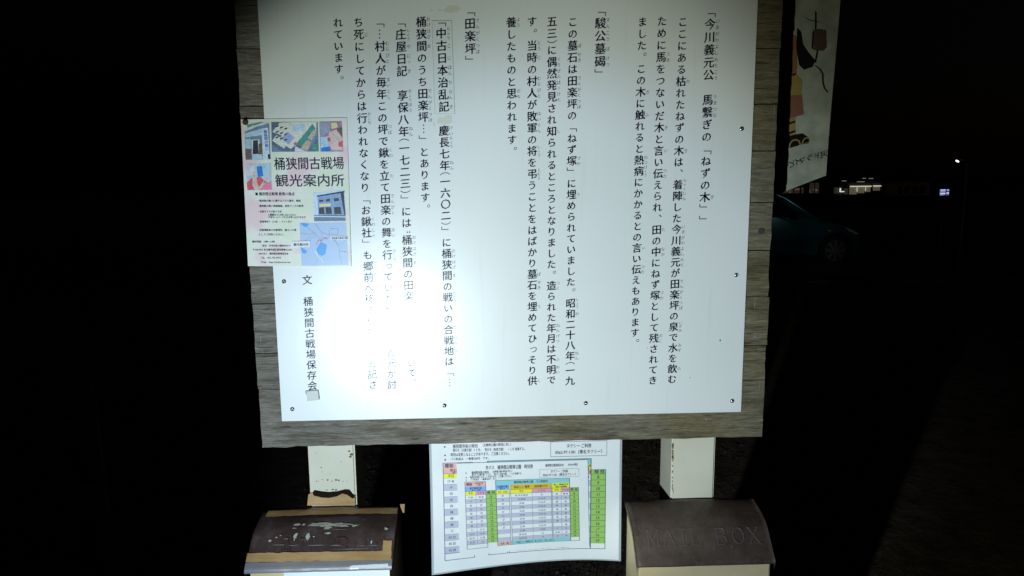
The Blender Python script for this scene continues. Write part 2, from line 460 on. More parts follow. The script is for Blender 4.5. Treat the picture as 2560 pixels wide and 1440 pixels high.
C('「今{いま}川{がわ}義{よし}元{もと}公{こう}　馬{うま}繋{つな}ぎの「ねずの木{き}」」', (1, 1775, 61), (15, 1762, 493), parent=panel)
C('ここにある枯{か}れたねずの木{き}は、着{ちゃく}陣{じん}した今{いま}川{がわ}義{よし}元{もと}が田{でん}楽{がく}坪{つぼ}の泉{いずみ}で水{みず}を飲{の}む', (0, 1707, 55), (32, 1680, 948), parent=panel)
C('ために馬{うま}をつないだ木{き}と言{い}い伝{つた}えられ、田{た}の中{なか}にねず塚{づか}として残{のこ}されてき', (0, 1655, 53), (32, 1632, 951), parent=panel)
C('ました。この木{き}に触{ふ}れると熱{ねつ}病{びょう}にかかるとの言{い}い伝{つた}えもあります。', (0, 1606, 55), (28, 1587, 832), parent=panel)
C('「駿{すん}公{こう}墓{ぼ}碣{けつ}」', (1, 1501, 58), (4, 1500, 154), parent=panel)
C('この墓{ぼ}石{せき}は田{でん}楽{がく}坪{つぼ}の「ねず塚{づか}」に埋{う}められていました。昭{しょう}和{わ}二十八年{ねん}（一九', (0, 1432, 55), (33, 1425, 952), parent=panel)
C('五三）に偶{ぐう}然{ぜん}発{はっ}見{けん}され知{し}られるところとなりました。造{つく}られた年{ねん}月{げつ}は不{ふ}明{めい}で', (0, 1380, 54), (33, 1378, 950), parent=panel)
C('す。当{とう}時{じ}の村{むら}人{びと}が敗{はい}軍{ぐん}の将{しょう}を弔{とむら}うことをはばかり墓{ぼ}石{せき}を埋{う}めてひっそり供{く}', (0, 1330, 54), (32, 1331, 952), parent=panel)
C('養{よう}したものと思{おも}われます。', (0, 1278, 56), (10, 1280, 350), parent=panel)
C('「田{でん}楽{がく}坪{つぼ}」', (1, 1175, 59), (3, 1176, 122), parent=panel)
C('慶{けい}長{ちょう}七年{ねん}（一六〇二）」に桶{おけ}狭{はざ}間{ま}の戦{たたか}いの合{かっ}戦{せん}地{ち}は「…', (0, 1110, 327), (22, 1123, 904), parent=panel)
C('桶{おけ}狭{はざ}間{ま}のうち田{でん}楽{がく}坪{つぼ}…」とあります。', (0, 1053, 55), (15, 1063, 494), parent=panel)
C('「庄{しょう}屋{や}日{にっ}記{き}　享{きょう}保{ほう}八年{ねん}（一七二三）」には“桶{おけ}狭{はざ}間{ま}の田{でん}楽{がく}', (1, 1002, 86), (24, 1021, 713), parent=panel)
C('いて、', (0, 1028, 907), (1, 1029, 932), parent=panel)
C('「…村{むら}人{びと}が毎{まい}年{とし}この坪{つぼ}で鍬{くわ}を立{た}て田{でん}楽{がく}の舞{まい}を行{おこな}っていたが、今{いま}川{がわ}義{よし}元{もと}が討{う}', (2, 950, 116), (32, 980, 961), parent=panel)
C('ち死{じ}にしてからは行{おこな}われなくなり「お鍬{くわ}社{しゃ}」も郷{ごう}前{まえ}へ移{うつ}された」　と記{しる}さ', (0, 896, 56), (32, 932, 962), parent=panel)
C('れています。', (0, 845, 57), (4, 847, 173), parent=panel)
C('文　桶狭間古戦場保存会', (0, 768, 700), (10, 781, 964), parent=panel)
# correction label stuck over the words 中古日本治乱記
q = [P(1080, 52), P(1129, 52), P(1137, 285), P(1087, 285)]
pt = MB(); i0 = [(p.x, -.0001, p.z) for p in q]; i1 = [(p.x, -.0009, p.z) for p in q]
pt.poly(i1)
for a in range(4): pt.quad(i0[a], i0[(a + 1) % 4], i1[(a + 1) % 4], i1[a])
pt.build('correction_label', M_patch, panel)
fr = MB()
for a in range(4):
    p0, p1 = q[a], q[(a + 1) % 4]; d = (p1 - p0).normalized(); nn = Vector((d.z, 0, -d.x)) * .00035
    fr.quad(*[(v.x, -.00095, v.z) for v in (p0 - nn, p1 - nn, p1 + nn, p0 + nn)])
fr.build('label_border', flat('grime', (.33, .35, .32)), panel)
C('「中{ちゅう}古{こ}日{に}本{ほん}治{ち}乱{らん}記{き}', (1, 1103, 84), (7, 1110, 267), parent=panel, y=-.0012)
# glue marks, a dead insect, a scrap of clear tape at the foot
st = MB()
for k, (x, y, rx, ry) in enumerate([(1133, 22, .015, .006), (1122, 27, .010, .004), (1100, 26, .004, .0015), (1078, 26, .003, .001), (1112, 303, .016, .007), (1120, 296, .008, .006), (1085, 312, .002, .004), (1098, 306, .005, .003)]):
    blob(st, P(x, y), rx, ry, -.0002 - k * .00002, k * 3.3, 22, .7)
st.build('glue_mark', M_stain, panel)
st = MB(); blob(st, P(1800, 851), .0011, .0024, -.0008, 4.4, 10, .5); blob(st, P(1725, 944), .001, .0006, -.0004, 2, 8); blob(st, P(1618, 869), .0006, .0014, -.0004, 8, 8)
st.build('speck', flat('speck', (.06, .04, .035)), panel)
tp = MB(); a, b_, c, d = P(766, 978), P(795, 976), P(797, 1000), P(768, 1003)
tp.poly([(a.x, -.0022, a.z), (b_.x, -.0022, b_.z), (c.x, -.0006, c.z), (d.x, -.0006, d.z)])
for u, w in ((a, b_), (b_, c)): tp.quad((u.x, -.0002, u.z), (w.x, -.0002, w.z), (w.x, -.0022 if w is b_ else -.0006, w.z), (u.x, -.0022, u.z))
tp.build('tape_scrap', mat('frosted_tape', (.62, .64, .60), .35), panel)
tp = MB()
for p0, p1 in ((P(765, 977), P(796, 975)), (P(796, 975), P(799, 998)), (P(765, 977), P(766, 985))):
    d = (p1 - p0).normalized(); nn = Vector((d.z, 0, -d.x)) * .0008
    tp.quad(*[(v.x, -.0024, v.z) for v in (p0 - nn, p1 - nn, p1 + nn, p0 + nn)])
tp.build('tape_edge', flat('tape_edge', (.20, .19, .16)), panel)
for k, (x, y) in enumerate([(1109, 1041), (1128, 1040)]):
    s_ = MB(); blob(s_, P(x, y), .0022, .0014, -.0003, k * 4., 10); s_.build('sticker_scrap', M_paper2, panel)
# dome-headed screws
scr = None
for (x, y) in [(1854, 322), (1840, 687.5), (1830, 1002), (1464, 1007.5), (1111, 1013.5), (731, 1022.5), (710, 703.5)]:
    p = P(x, y)
    if scr is None:
        mb = MB(); rings = []; seg = 18
        for r_, h_ in ((.0046, 0), (.0045, .0010), (.0037, .0021), (.0022, .0028), (.0012, .0030)):
            rings.append(len(mb.v)); mb.v += [(r_ * math.cos(t * 2 * PI / seg), -h_, r_ * math.sin(t * 2 * PI / seg)) for t in range(seg)]
        for A_, B_ in zip(rings, rings[1:]):
            for t in range(seg): mb.f.append((A_ + t, A_ + (t + 1) % seg, B_ + (t + 1) % seg, B_ + t))
        rings.append(len(mb.v)); mb.v += [(.0011 * math.cos(t * 2 * PI / seg), -.0016, .0011 * math.sin(t * 2 * PI / seg)) for t in range(seg)]
        for t in range(seg): mb.f.append((rings[-2] + t, rings[-2] + (t + 1) % seg, rings[-1] + (t + 1) % seg, rings[-1] + t))
        mb.f.append(tuple(rings[-1] + t for t in range(seg)))
        scr = mb.build('screw', M_screw, panel, smooth=True); o = scr
    else:
        o = scr.copy(); COL.objects.link(o)
    o.location = (p.x, -.0003, p.z)

# ================================================================== POSTER (tourist information)
TL, TR, BR, BLc = P(603, 299), P(868, 294.5), P(879, 666), P(621, 665)
poster = empty('poster', (BLc.x, -.006, BLc.z))
tag(poster, 'pink and cream poster with small photos and a map, pinned at the left edge', 'poster')
YP = -.0022
def bow(p):                       # the sheet bulges a little off the board
    u = (p.x - TL.x) / (TR.x - TL.x); v = (TL.z - p.z) / (TL.z - BLc.z)
    return YP - .002 * math.sin(PI * min(max(u, 0), 1)) * math.sin(PI * min(max(v, 0), 1)) - .0012 * max(0, u) * max(0, v)
def ps(px, py, lift=0):
    p = P(px, py); return Vector((p.x, bow(p) - lift, p.z))
def world_child(o, par):
    o.parent = par; o.location = -par.location; return o
mb = MB(); n_ = 14
for j in range(n_ + 1):
    for i in range(n_ + 1):
        u, v = i / n_, j / n_; p = TL.lerp(TR, u).lerp(BLc.lerp(BR, u), v)
        mb.v.append((p.x, bow(p), p.z))
mb.f = [(j * (n_ + 1) + i, j * (n_ + 1) + i + 1, (j + 1) * (n_ + 1) + i + 1, (j + 1) * (n_ + 1) + i) for j in range(n_) for i in range(n_)]
sheet = world_child(mb.build('sheet', M_poster, smooth=True), poster)
def pq(name, pts, m, lift=.0003, par=sheet):
    mb = MB()
    if len(pts) == 4:
        a, b_, c, d = [Vector((*t, 0)) for t in pts]; k = 4
        for j in range(k + 1):
            for i in range(k + 1):
                t = a.lerp(b_, i / k).lerp(d.lerp(c, i / k), j / k); mb.v.append(tuple(ps(t.x, t.y, lift)))
        mb.f = [(j * (k + 1) + i, j * (k + 1) + i + 1, (j + 1) * (k + 1) + i + 1, (j + 1) * (k + 1) + i) for j in range(k) for i in range(k)]
    else: mb.poly([ps(x, y, lift) for x, y in pts])
    return mb.build(name, m, par)
def prints(name, base, items, lift=.0003):
    """a printed picture: a base quad and coloured shapes laid on it, all in one picture part with joined shapes"""
    b0 = pq(name, base[0], base[1], lift)
    by = {}
    for k, (pts, m) in enumerate(items):
        by.setdefault(m.name, (m, MB()))[1].poly([ps(x, y, lift + .0002 + k * .00003) for x, y in pts])
    for m, mb in by.values():
        o = mb.build('print', m, b0.parent)
    return b0
cf_ = lambda name, *rgb: flat(name, rgb)
def c_(name, *rgb):
    def f(n, L, b):
        v = coords(n, L)
        d = tuple(c * .7 for c in rgb); l = tuple(min(.85, c * 1.25 + .03) for c in rgb)
        L.new(ramp(n, L, tex(n, L, v, 210, 5, .75), [(.30, d), (.48, rgb), (.70, l)]), b.inputs['Base Color'])
    return mat('print_' + name, rgb, .32, fn=f)
sky_ = c_('pale_blue', .42, .60, .74); dk = c_('dark', .035, .045, .06); gb = c_('greyblue', .17, .26, .40); lb = c_('lightblue', .50, .62, .80); br = c_('brownish', .16, .12, .10)
tealg = c_('sea_green', .08, .30, .26); cream = c_('cream', .70, .70, .62); roy = c_('royal', .04, .20, .62); coral = c_('coral', .68, .10, .14); skin = c_('peach', .70, .52, .48)
prints('photo_print', ([(612, 313), (674, 306), (678, 398), (615, 400)], gb), [
    ([(612, 330), (640, 318), (674, 308), (674, 306), (612, 308)], cream), ([(618, 312), (655, 305), (660, 306), (620, 320)], tealg),
    ([(613, 334), (655, 322), (656, 338), (614, 344)], lb), ([(614, 348), (628, 347), (629, 372), (615, 372)], sky_), ([(629, 350), (650, 348), (652, 390), (632, 392)], cream),
    ([(634, 352), (646, 350), (648, 385), (633, 386)], dk), ([(648, 360), (657, 358), (658, 386), (648, 388)], br), ([(614, 373), (628, 373), (630, 398), (616, 399)], br),
    ([(632, 388), (656, 386), (658, 398), (632, 399)], sky_), ([(655, 322), (671, 319), (676, 398), (659, 398)], c_('paleblue2', .62, .72, .84)), ([(671, 386), (677, 386), (678, 398), (672, 398)], dk)])
bn = MB()
for k, ch in enumerate('桶狭間の戦い'):
    p = ps(664.5 + k * .9, 330 + k * 8.6, .0009); put(bn, ch, lambda x, y: p + Vector(((x - .5) * .0072, 0, (y - .37) * .0072)), .03)
bn.build('lettering', roy, sheet)
pr2 = [([(682, 330), (700, 307), (745, 305), (722, 345)], cream), ([(682, 352), (692, 338), (720, 356), (712, 372)], cream), ([(696, 354), (728, 306), (792, 305), (792, 330), (728, 372)], cream),
       ([(728, 313), (765, 310), (760, 326), (738, 330)], lb), ([(703, 345), (722, 330), (738, 345), (722, 362)], c_('lilac', .36, .40, .66)), ([(742, 360), (782, 310), (790, 322), (757, 366)], tealg),
       ([(757, 366), (788, 326), (794, 330), (795, 346), (775, 370)], gb), ([(770, 345), (785, 325), (793, 330), (780, 352)], c_('tan', .55, .42, .32)), ([(752, 372), (768, 350), (780, 356), (770, 378)], c_('tan', .55, .42, .32)),
       ([(781, 374), (784, 358), (795, 362), (796, 378)], tealg), ([(683, 362), (700, 374), (712, 379), (684, 379)], gb), ([(740, 366), (752, 372), (768, 379), (738, 379)], c_('lavender', .66, .64, .74)), ([(735, 358), (742, 355), (744, 362), (737, 364)], coral)]
for k in range(9):
    x, y = 690 + (k % 3) * 11, 316 + (k // 3) * 14 + (k % 3) * 3; pr2.append(([(x, y), (x + 7, y - 3), (x + 8, y), (x + 1, y + 3)], dk))
prints('photo_print', ([(679, 305), (795, 304.5), (798, 379), (681, 380)], c_('slate', .13, .17, .24)), pr2)
# the third picture: red and pink shop goods only
prints('photo_print', ([(799, 304), (855, 303), (859, 379), (802, 379.5)], c_('mauve', .40, .22, .34)), [
    ([(801, 306), (826, 305), (827, 330), (802, 342)], c_('greymauve', .34, .36, .46)), ([(828, 308), (842, 306), (846, 318), (830, 323)], c_('straw', .76, .70, .34)), ([(843, 322), (856, 318), (857, 342), (845, 336)], br),
    ([(802, 343), (822, 341), (826, 378), (803, 378)], sky_), ([(824, 330), (842, 324), (857, 345), (858, 376), (830, 376), (820, 350)], skin), ([(819, 345), (826, 343), (828, 354), (821, 355)], coral), ([(846, 356), (858, 352), (858, 368), (848, 366)], coral),
    ([(804, 370), (825, 366), (827, 378), (803, 379)], roy)])
prints('photo_print', ([(616, 410), (679, 408), (682, 475), (619, 476)], sky_), [
    ([(617, 413), (640, 411), (641, 437), (618, 440)], c_('lavender', .40, .38, .62)), ([(643, 417), (656, 415), (660, 440), (646, 443)], roy), ([(618, 456), (632, 444), (652, 442), (664, 452), (680, 464), (681, 474), (620, 475)], coral),
    ([(634, 430), (641, 427), (645, 462), (651, 466), (662, 450), (676, 428), (681, 430), (662, 464), (650, 475), (638, 474), (632, 462)], c_('wood_light', .62, .52, .42)), ([(660, 462), (680, 452), (681, 474), (655, 475)], c_('hotpink', .80, .22, .32))])
prints('photo_print', ([(784, 482), (862, 474), (866, 553), (787, 554)], c_('skyblue', .58, .70, .86)), [
    ([(795, 490), (858, 479), (864, 538), (797, 537)], c_('facade', .25, .36, .58)), ([(793, 489), (862, 477), (862, 481), (794, 492)], dk), ([(799, 500), (810, 499), (810, 504), (799, 505)], dk), ([(816, 498), (826, 497), (826, 503), (816, 504)], dk), ([(836, 496), (848, 495), (848, 502), (836, 503)], dk),
    ([(800, 510), (828, 508), (828, 515), (800, 517)], c_('straw', .66, .60, .36)), ([(799, 519), (811, 518), (813, 535), (799, 535)], dk), ([(815, 518), (829, 518), (831, 535), (816, 535)], dk), ([(836, 518), (852, 517), (855, 535), (837, 535)], dk), ([(852, 480), (860, 478), (865, 538), (862, 538)], dk),
    ([(786, 538), (864, 537), (865, 552), (787, 553)], c_('roadblue', .12, .20, .30)), ([(786, 540), (864, 541), (864, 543), (786, 542)], WH)])
mp_ = [([(752, 558), (761, 557), (774, 560), (769, 567), (762, 567)], cf_('water', .08, .36, .80)), ([(752, 618), (758, 620), (770, 628), (764, 634), (757, 632)], cf_('water', .08, .36, .80)),
       ([(803, 604), (818, 612), (815, 634), (806, 640), (796, 634), (792, 622)], cf_('water', .08, .36, .80))]
def road(pts, w, m): 
    for (x0, y0), (x1, y1) in zip(pts, pts[1:]):
        d = math.hypot(x1 - x0, y1 - y0); nx_, ny_ = -(y1 - y0) / d * w, (x1 - x0) / d * w
        mp_.append(([(x0 + nx_, y0 + ny_), (x1 + nx_, y1 + ny_), (x1 - nx_, y1 - ny_), (x0 - nx_, y0 - ny_)], m))
grl = cf_('map_grey', .38, .45, .56)
for pts in ([(769, 568), (786, 582), (804, 600), (822, 590), (840, 604), (848, 615), (850, 640), (856, 660)], [(752, 583), (775, 586), (790, 582)], [(776, 600), (792, 587)], [(790, 560), (806, 582), (826, 588)], [(824, 575), (824, 585), (846, 586), (846, 572), (826, 572)], [(806, 582), (803, 604)],
            [(836, 598), (846, 612)], [(864, 600), (852, 612)], [(788, 662), (798, 640)], [(850, 628), (868, 630)], [(752, 606), (768, 600), (778, 592)]): road(pts, .7, grl)
road([(792, 612), (797, 600), (806, 602), (810, 594), (820, 597)], .9, cf_('route_red', .80, .16, .20)); road([(790, 626), (797, 640), (806, 646), (810, 655)], 1.3, WH)
prints('map_print', ([(750, 557), (866, 556), (872, 662), (755, 664)], cf_('map_ground', .44, .56, .78)), mp_)
tags = MB()
for a in ([(731, 603), (777, 602), (777, 617), (731, 618)], [(828, 590), (870, 591), (870, 599), (828, 598)]): tags.poly([ps(x, y, .0021) for x, y in a])
tags.build('map_label', WH, sheet)
lt = MB()
def pl(s, x0, x1, y, h, bold=0., lift=.0008, rise=0, tgt=None):
    a, b_ = P(x0, y), P(x1, y + rise); hh = h / 1180.
    def surf(x, z):
        p = Vector((x, 0, z)); return Vector((x, bow(p) - lift, z))
    line(tgt or lt, s, a.x, b_.x, a.z, hh, surf, bold, (b_.z - a.z) / max(b_.x - a.x, 1e-6))
pl('桶狭間古戦場', 687, 860, 410, 31, .012, rise=-2); pl('観光案内所', 690, 861, 452, 31, .012, rise=-1)
pl('■ 桶狭間古戦場 散策の拠点', 640, 738, 485, 8.5, .01)
for s, x0, x1, y in [('・桶狭間の戦いに関するパネル展示、解説', 646, 753, 502), ('・桶狭間の戦い関連書籍、武将グッズの販売', 646, 760, 515), ('・史跡ガイドの取り次ぎ', 647, 706, 529), ('１週間前までにお申し込みください。', 672, 742, 537),
                     ('（下記ホームページからもお申し込みできます）', 672, 766, 543), ('・駐車場あり（５台）、トイレあり', 648, 731, 554), ('・古戦場散策の休憩場所、語らいの場', 646, 742, 575), ('としてご利用ください。', 649, 710, 586),
                     ('開所時間　10時～16時', 632, 688, 604), ('（定休　年末年始の臨時休あり）', 656, 728, 614), ('〒458-0925 名古屋市緑区桶狭間巻山2001', 633, 731, 624), ('NPO法人　桶狭間古戦場保存会', 648, 722, 634), ('TEL　052-755-3593', 654, 703, 644), ('Web　http://okehazama.net/', 654, 728, 655)]:
    pl(s, x0, x1, y, 5.6, .012)
pl('観光案内所', 736, 773, 611, 7.6, .02, .0026); pl('桶狭間古戦場公園', 831, 869, 595, 4.6, .02, .0026)
lt.build('lettering', M_ink, sheet)
pin = MB(); c = ps(615, 306); pin.tube([c, c + Vector((0, -.003, 0)), c + Vector((0, -.0055, 0))], [.0058, .0056, .003], 18)
world_child(pin.build('pushpin', mat('rusty_brass', (.13, .085, .04), .45, metal=.6), smooth=False), poster)

# ================================================================== TIMETABLE SHEETS (A3 under, A4 on top), laminated, curling at the foot
DAY = dict(
    a=['17 40', '19', '05', '05', '05', '08', '08', '08', '11', '03 33', '05 35', '02 28'], b=['05 38', '07', '07', '09', '09', '09', '09', '27', '13 41', '13 43', '13 38', '24'],
    c=['07'] * 9 + ['', '', ''], d=['02 10 23 38 55', '10 28 58', '23 58', '23 58', '23 58', '23 58', '23 58', '23 58', '23 58', '23 58', '00 23 43', '00 23 38'],
    e=['42', '13 24 49'] + ['13 24 47'] * 7 + ['24 38', '21', '19'], f=['38', '43', '48', '48', '48', '48', '48', '48', '', '17', '14 40', '25'], g=['08 38', '48', '58', '58', '58', '58', '58', '54', '48', '54', '45', '44'])
def timetable(name, label, Q, warp, y0, outer):
    """Q: corners TL TR BR BL (world x, z); paper coordinates u, v run 0..1"""
    root = empty(name, (Q[3][0], y0, Q[3][1])); tag(root, label, 'timetable')
    UM = .846 if outer else .857
    def vm_(v):
        if not outer: return v
        return .06 + (v - .105) * 1.29 if v < .2 else .183 + (v - .2) * .803 if v < .352 else .305 + (v - .352) * 1.062
    def sf(u, v, lift=0):
        x = (Q[0][0] * (1 - u) + Q[1][0] * u) * (1 - v) + (Q[3][0] * (1 - u) + Q[2][0] * u) * v
        z = (Q[0][1] * (1 - u) + Q[1][1] * u) * (1 - v) + (Q[3][1] * (1 - u) + Q[2][1] * u) * v
        return Vector((x, y0 + warp(u, v) - lift, z))
    n_ = 26
    def grid(m0, mname, y_off, mat_, edge=0, cut=.03 if outer else 0):
        mb = MB(); us = [-edge + (1 + 2 * edge) * i / n_ for i in range(n_ + 1)]
        for j in range(n_ + 1):
            v = -edge + (1 + 2 * edge) * j / n_
            for i, u in enumerate(us):
                uu, vv = u, v
                if cut and j == 0: uu = min(max(u, cut), 1 - cut)
                mb.v.append(tuple(sf(uu, vv, y_off)))
        mb.f = [(j * (n_ + 1) + i, j * (n_ + 1) + i + 1, (j + 1) * (n_ + 1) + i + 1, (j + 1) * (n_ + 1) + i) for j in range(n_) for i in range(n_)]
        o = world_child(mb.build(mname, mat_, smooth=True), root); return o
    if outer: grid(0, 'laminate', -.0006, M_film, .012, 0)
    paper = grid(0, 'paper', 0, M_paper)
    def rect(mb, u0, u1, v0, v1, lift=.0003, n=3):
        k = len(mb.v); nu = max(1, int((u1 - u0) * 18))
        for j in range(n + 1):
            for i in range(nu + 1): mb.v.append(tuple(sf(u0 + (u1 - u0) * i / nu, vm_(v0 + (v1 - v0) * j / n), lift)))
        for j in range(n):
            for i in range(nu): mb.f.append((k + j * (nu + 1) + i, k + j * (nu + 1) + i + 1, k + (j + 1) * (nu + 1) + i + 1, k + (j + 1) * (nu + 1) + i))
    cells = {}
    def cell(m, u0, u1, v0, v1): rect(cells.setdefault(m.name, (m, MB()))[1], u0, u1, v0, v1, .00035)
    ln = MB(); tx = MB()
    def hl(u0, u1, v, w=.0016): rect(ln, u0, u1, v - w, v + w, .0006, 1)
    def vl(u, v0, v1, w=.0012):
        rect(ln, u - w, u + w, v0, v1, .0006, 8)
    def txt(s, uc, v, h, width=None, left=None, bold=.01):
        if not s: return
        vs, _ = tmesh(s, bold)
        if not vs: return
        a = min(t[0] for t in vs); b_ = max(t[0] for t in vs)
        k = (width / (b_ - a)) if width else h * .62 / 1.0
        u0 = left if left is not None else uc - (b_ - a) * k / 2
        put(tx, s, lambda x, y: sf(u0 + (x - a) * k, vm_(v) - (y - .37) * h, .0007), bold)
    # heading
    txt('市バス　桶狭間古戦場公園　時刻表', .40, .069 if outer else .055, .050, .36, bold=.015)
    txt('桶狭間古戦場保存会', .745, .068 if outer else .05, .036, .14); txt('2020.04.20現在', .885, .067 if outer else .047, .030, .075)
    txt('・', .07, .107, .06); txt('桶狭間寺前の時刻', 0, .105, .034, .13, .112); txt('（古戦場公園の時刻に対し）', 0, .101, .026, .15, .27)
    txt('東行き（大高方面）＋１分、　西行き（有松方面）　－１分 加減する。', 0, .129, .026, .38, .112)
    txt('・', .07, .158, .06); txt('時刻は変更となることがあります。ご注意ください。', 0, .155, .028, .31, .10)
    txt('・', .07, .185, .06); txt('バス料金は　一乗車200円　です。', 0, .181, .024, .20, .10)
    for a in ((.63, .93, .092), (.63, .93, .182)): hl(*a, .001)
    for a in (.63, .93): vl(a, .092, .182, .0008)
    txt('タクシー ご利用', .78, .119, .034, .13, bold=.02); txt('0562-97-1181（東名タクシー）', .78, .156, .034, .25, bold=.02)
    # tables
    R0, R1 = .352, .884; rp = (R1 - R0) / 12
    cell(PK, .058, .215, .205, .258); txt('郷前', .09, .232, .036, .045, bold=.03); txt('名鉄有松方面', .165, .222, .020, .06); txt('（発）', .165, .243, .018, .03)
    cell(BL if not outer else PK, .058, .215, .258, .308); txt('南大高駅方面', .14, .275, .024, .09, bold=.02); txt('（緑１）系統', .14, .296, .02, .07, bold=.02)
    cell(YE, .058, .138, .308, R0); cell(MA, .138, .215, .308, R0); txt('平日', .098, .33, .026, .03); txt('土・日・祝', .176, .33, .026, .05)
    cell(GR, .215, .292, .308, R1); txt('時 刻', .2535, .33, .034, .055, bold=.03)
    cell(TE, .292, UM, .199, .252); txt('桶狭間古戦場公園　バス停留所', .56, .226, .032, .26, bold=.02)
    cell(BL, .292, .393, .252, .308); txt('大高駅方面', .342, .27, .026, .08, bold=.02); txt('鳴子行', .342, .293, .02, .04)
    cell(OR, .404, .715, .252, .308); txt('有松１１ 鳴海　（有松駅行き）', .56, .28, .032, .26, bold=.02)
    cell(YE, .722, UM, .252, .308); txt('幹１ 鳴海行き', .79, .268, .022, .11, bold=.03); txt('有松小前乗継', .79, .292, .022, .09, bold=.03)
    cell(YE, .292, .393, .308, R0); cell(YE, .404, .567, .308, R0); cell(MA, .567, .715, .308, R0); cell(YE, .722, .79, .308, R0); cell(MA, .79, UM, .308, R0)
    txt('平日・土日祝', .342, .33, .024, .07); txt('平日', .485, .33, .026, .03); txt('土・日・祝', .64, .33, .026, .05); txt('平日', .756, .33, .024, .03); txt('土・日・祝', .823, .33, .024, .048)
    cell(GR, UM, .925, .308, R1); txt('時 刻', .891, .33, .034, .05, bold=.03)
    cols = [('a', .058, .138), ('b', .138, .215), ('c', .292, .393), ('d', .404, .567), ('e', .567, .715), ('f', .722, .79), ('g', .79, UM)]
    for r in range(12):
        v0 = R0 + r * rp; vc = v0 + rp / 2
        if r % 2: cell(LG, .058, .215, v0, v0 + rp); cell(LG, .292, .393, v0, v0 + rp); cell(LG, .404, .715, v0, v0 + rp); cell(LG, .722, UM, v0, v0 + rp)
        for key, u0, u1 in cols: txt(DAY[key][r], (u0 + u1) / 2, vc, .026, bold=.01)
        for u in (.2535, (UM + .925) / 2): txt(str(8 + r), u, vc, .036, bold=.015)
        for u0, u1 in ((.215, .292), (UM, .925)): hl(u0, u1, v0, .0014)
        for u0, u1 in ((.058, .215), (.292, .393), (.404, .715), (.722, UM)): hl(u0, u1, v0, .0005)
    if not outer: cell(SA, .292, .40, R1, .925); txt('大高（東）', .346, .905, .024, .07); 
    if not outer: cell(TE, .404, UM, R1, .925)
    txt('＊有松１１（鳴海行き、東ノ行き）「有」止まり。', .58, .905, .024, .30)
    for u in (.058, .215): vl(u, .205, .93, .0016)
    for u in (.138, .567, .79): vl(u, .308, R1, .0008)
    for u in (.292, UM): vl(u, .199, .925, .0022)
    for u in (.393, .404, .715, .722): vl(u, .252, .925 if u < .41 else R1, .0014)
    vl(.925, .308, .925, .0016)
    for a in ((.058, .215, .205), (.058, .215, .308), (.058, .215, .93), (.058, .215, R1), (.292, UM, .199), (.292, UM, .925), (.292, UM, R0), (.404, UM, .308), (UM, .925, .308), (UM, .925, .925), (.215, .292, .308)): hl(*a)
    for m, mb in cells.values(): mb.build('table_cells', m, paper)
    ln.build('table_lines', LI, paper); tx.build('lettering', TX, paper)
    return root, sf
YS = PB + .004
def qz(px, py, Y): p = P(px, py, Y); return (p.x, p.z)
def warpA(u, v):
    u = min(max(u, 0), 1); v = max(v, 0); return v * v * (-.034 * (1 - u) ** 1.3 - .004 + .022 * 4 * u * (1 - u) * (.6 + .8 * u) * .8)
QA = [qz(1078, 1098, YS), qz(1550, 1087, YS), None, None]
zb = QA[1][1] - .297
QA[2] = (qz(1546, 1398, YS)[0], zb); QA[3] = (qz(1088, 1402, YS)[0], zb + .0)
sheetA, sfA = timetable('large_timetable', 'large laminated bus timetable sheet hanging below the board, mostly covered by a smaller copy', QA, warpA, YS, True)
YB = YS - .0035
def uvA(px, py):                                     # find the point of the large sheet seen at a photo pixel
    u, v = .5, .5
    for _ in range(25):
        w = sfA(u, v, .003); q_ = P(px, py, w.y); u += (q_.x - w.x) / (QA[1][0] - QA[0][0]); v -= (q_.z - w.z) / (QA[0][1] - QA[3][1])
    return sfA(u, v, .003), u, v
cor = [uvA(*t) for t in ((1141, 1158.6), (1469, 1149.5), (1473, 1366), (1149.5, 1391))]
QB = [(c[0].x, c[0].z) for c in cor]; uvs = [(c[1], c[2]) for c in cor]
def warpB(u, v):
    ua = (uvs[0][0] * (1 - u) + uvs[1][0] * u) * (1 - v) + (uvs[3][0] * (1 - u) + uvs[2][0] * u) * v
    va = (uvs[0][1] * (1 - u) + uvs[1][1] * u) * (1 - v) + (uvs[3][1] * (1 - u) + uvs[2][1] * u) * v
    return warpA(ua, va) - .0015 * v * (1 - u)
sheetB, sfB = timetable('small_timetable', 'smaller bus timetable sheet with coloured table, taped over the larger timetable', QB, warpB, YB, False)

# ================================================================== LETTER BOXES
PROF = [(.028, .806), (.012, .8085), (-.011, .804), (-.034, .799), (-.053, .792), (-.068, .782), (-.079, .770), (-.090, .758), (-.101, .746), (-.110, .7365), (-.1125, .7315), (-.1125, .7265)]
def plen():
    s = [0]
    for a, b_ in zip(PROF, PROF[1:]): s.append(s[-1] + math.hypot(b_[0] - a[0], b_[1] - a[1]))
    return s
PS = plen()
def lidpt(s):
    s = min(max(s, 0), PS[-1] - 1e-6)
    for k in range(len(PS) - 1):
        if s <= PS[k + 1]:
            t = (s - PS[k]) / (PS[k + 1] - PS[k]); a, b_ = PROF[k], PROF[k + 1]
            y, z = a[0] + (b_[0] - a[0]) * t, a[1] + (b_[1] - a[1]) * t
            d = Vector((b_[0] - a[0], b_[1] - a[1])).normalized(); return y, z, Vector((d.y, -d.x))   # outward normal
def lidS(x, s, lift=0):
    y, z, n_ = lidpt(s)
    if n_.x > 0 and n_.y < 0: n_ = -n_
    return Vector((x, y + n_.x * lift, z + n_.y * lift))
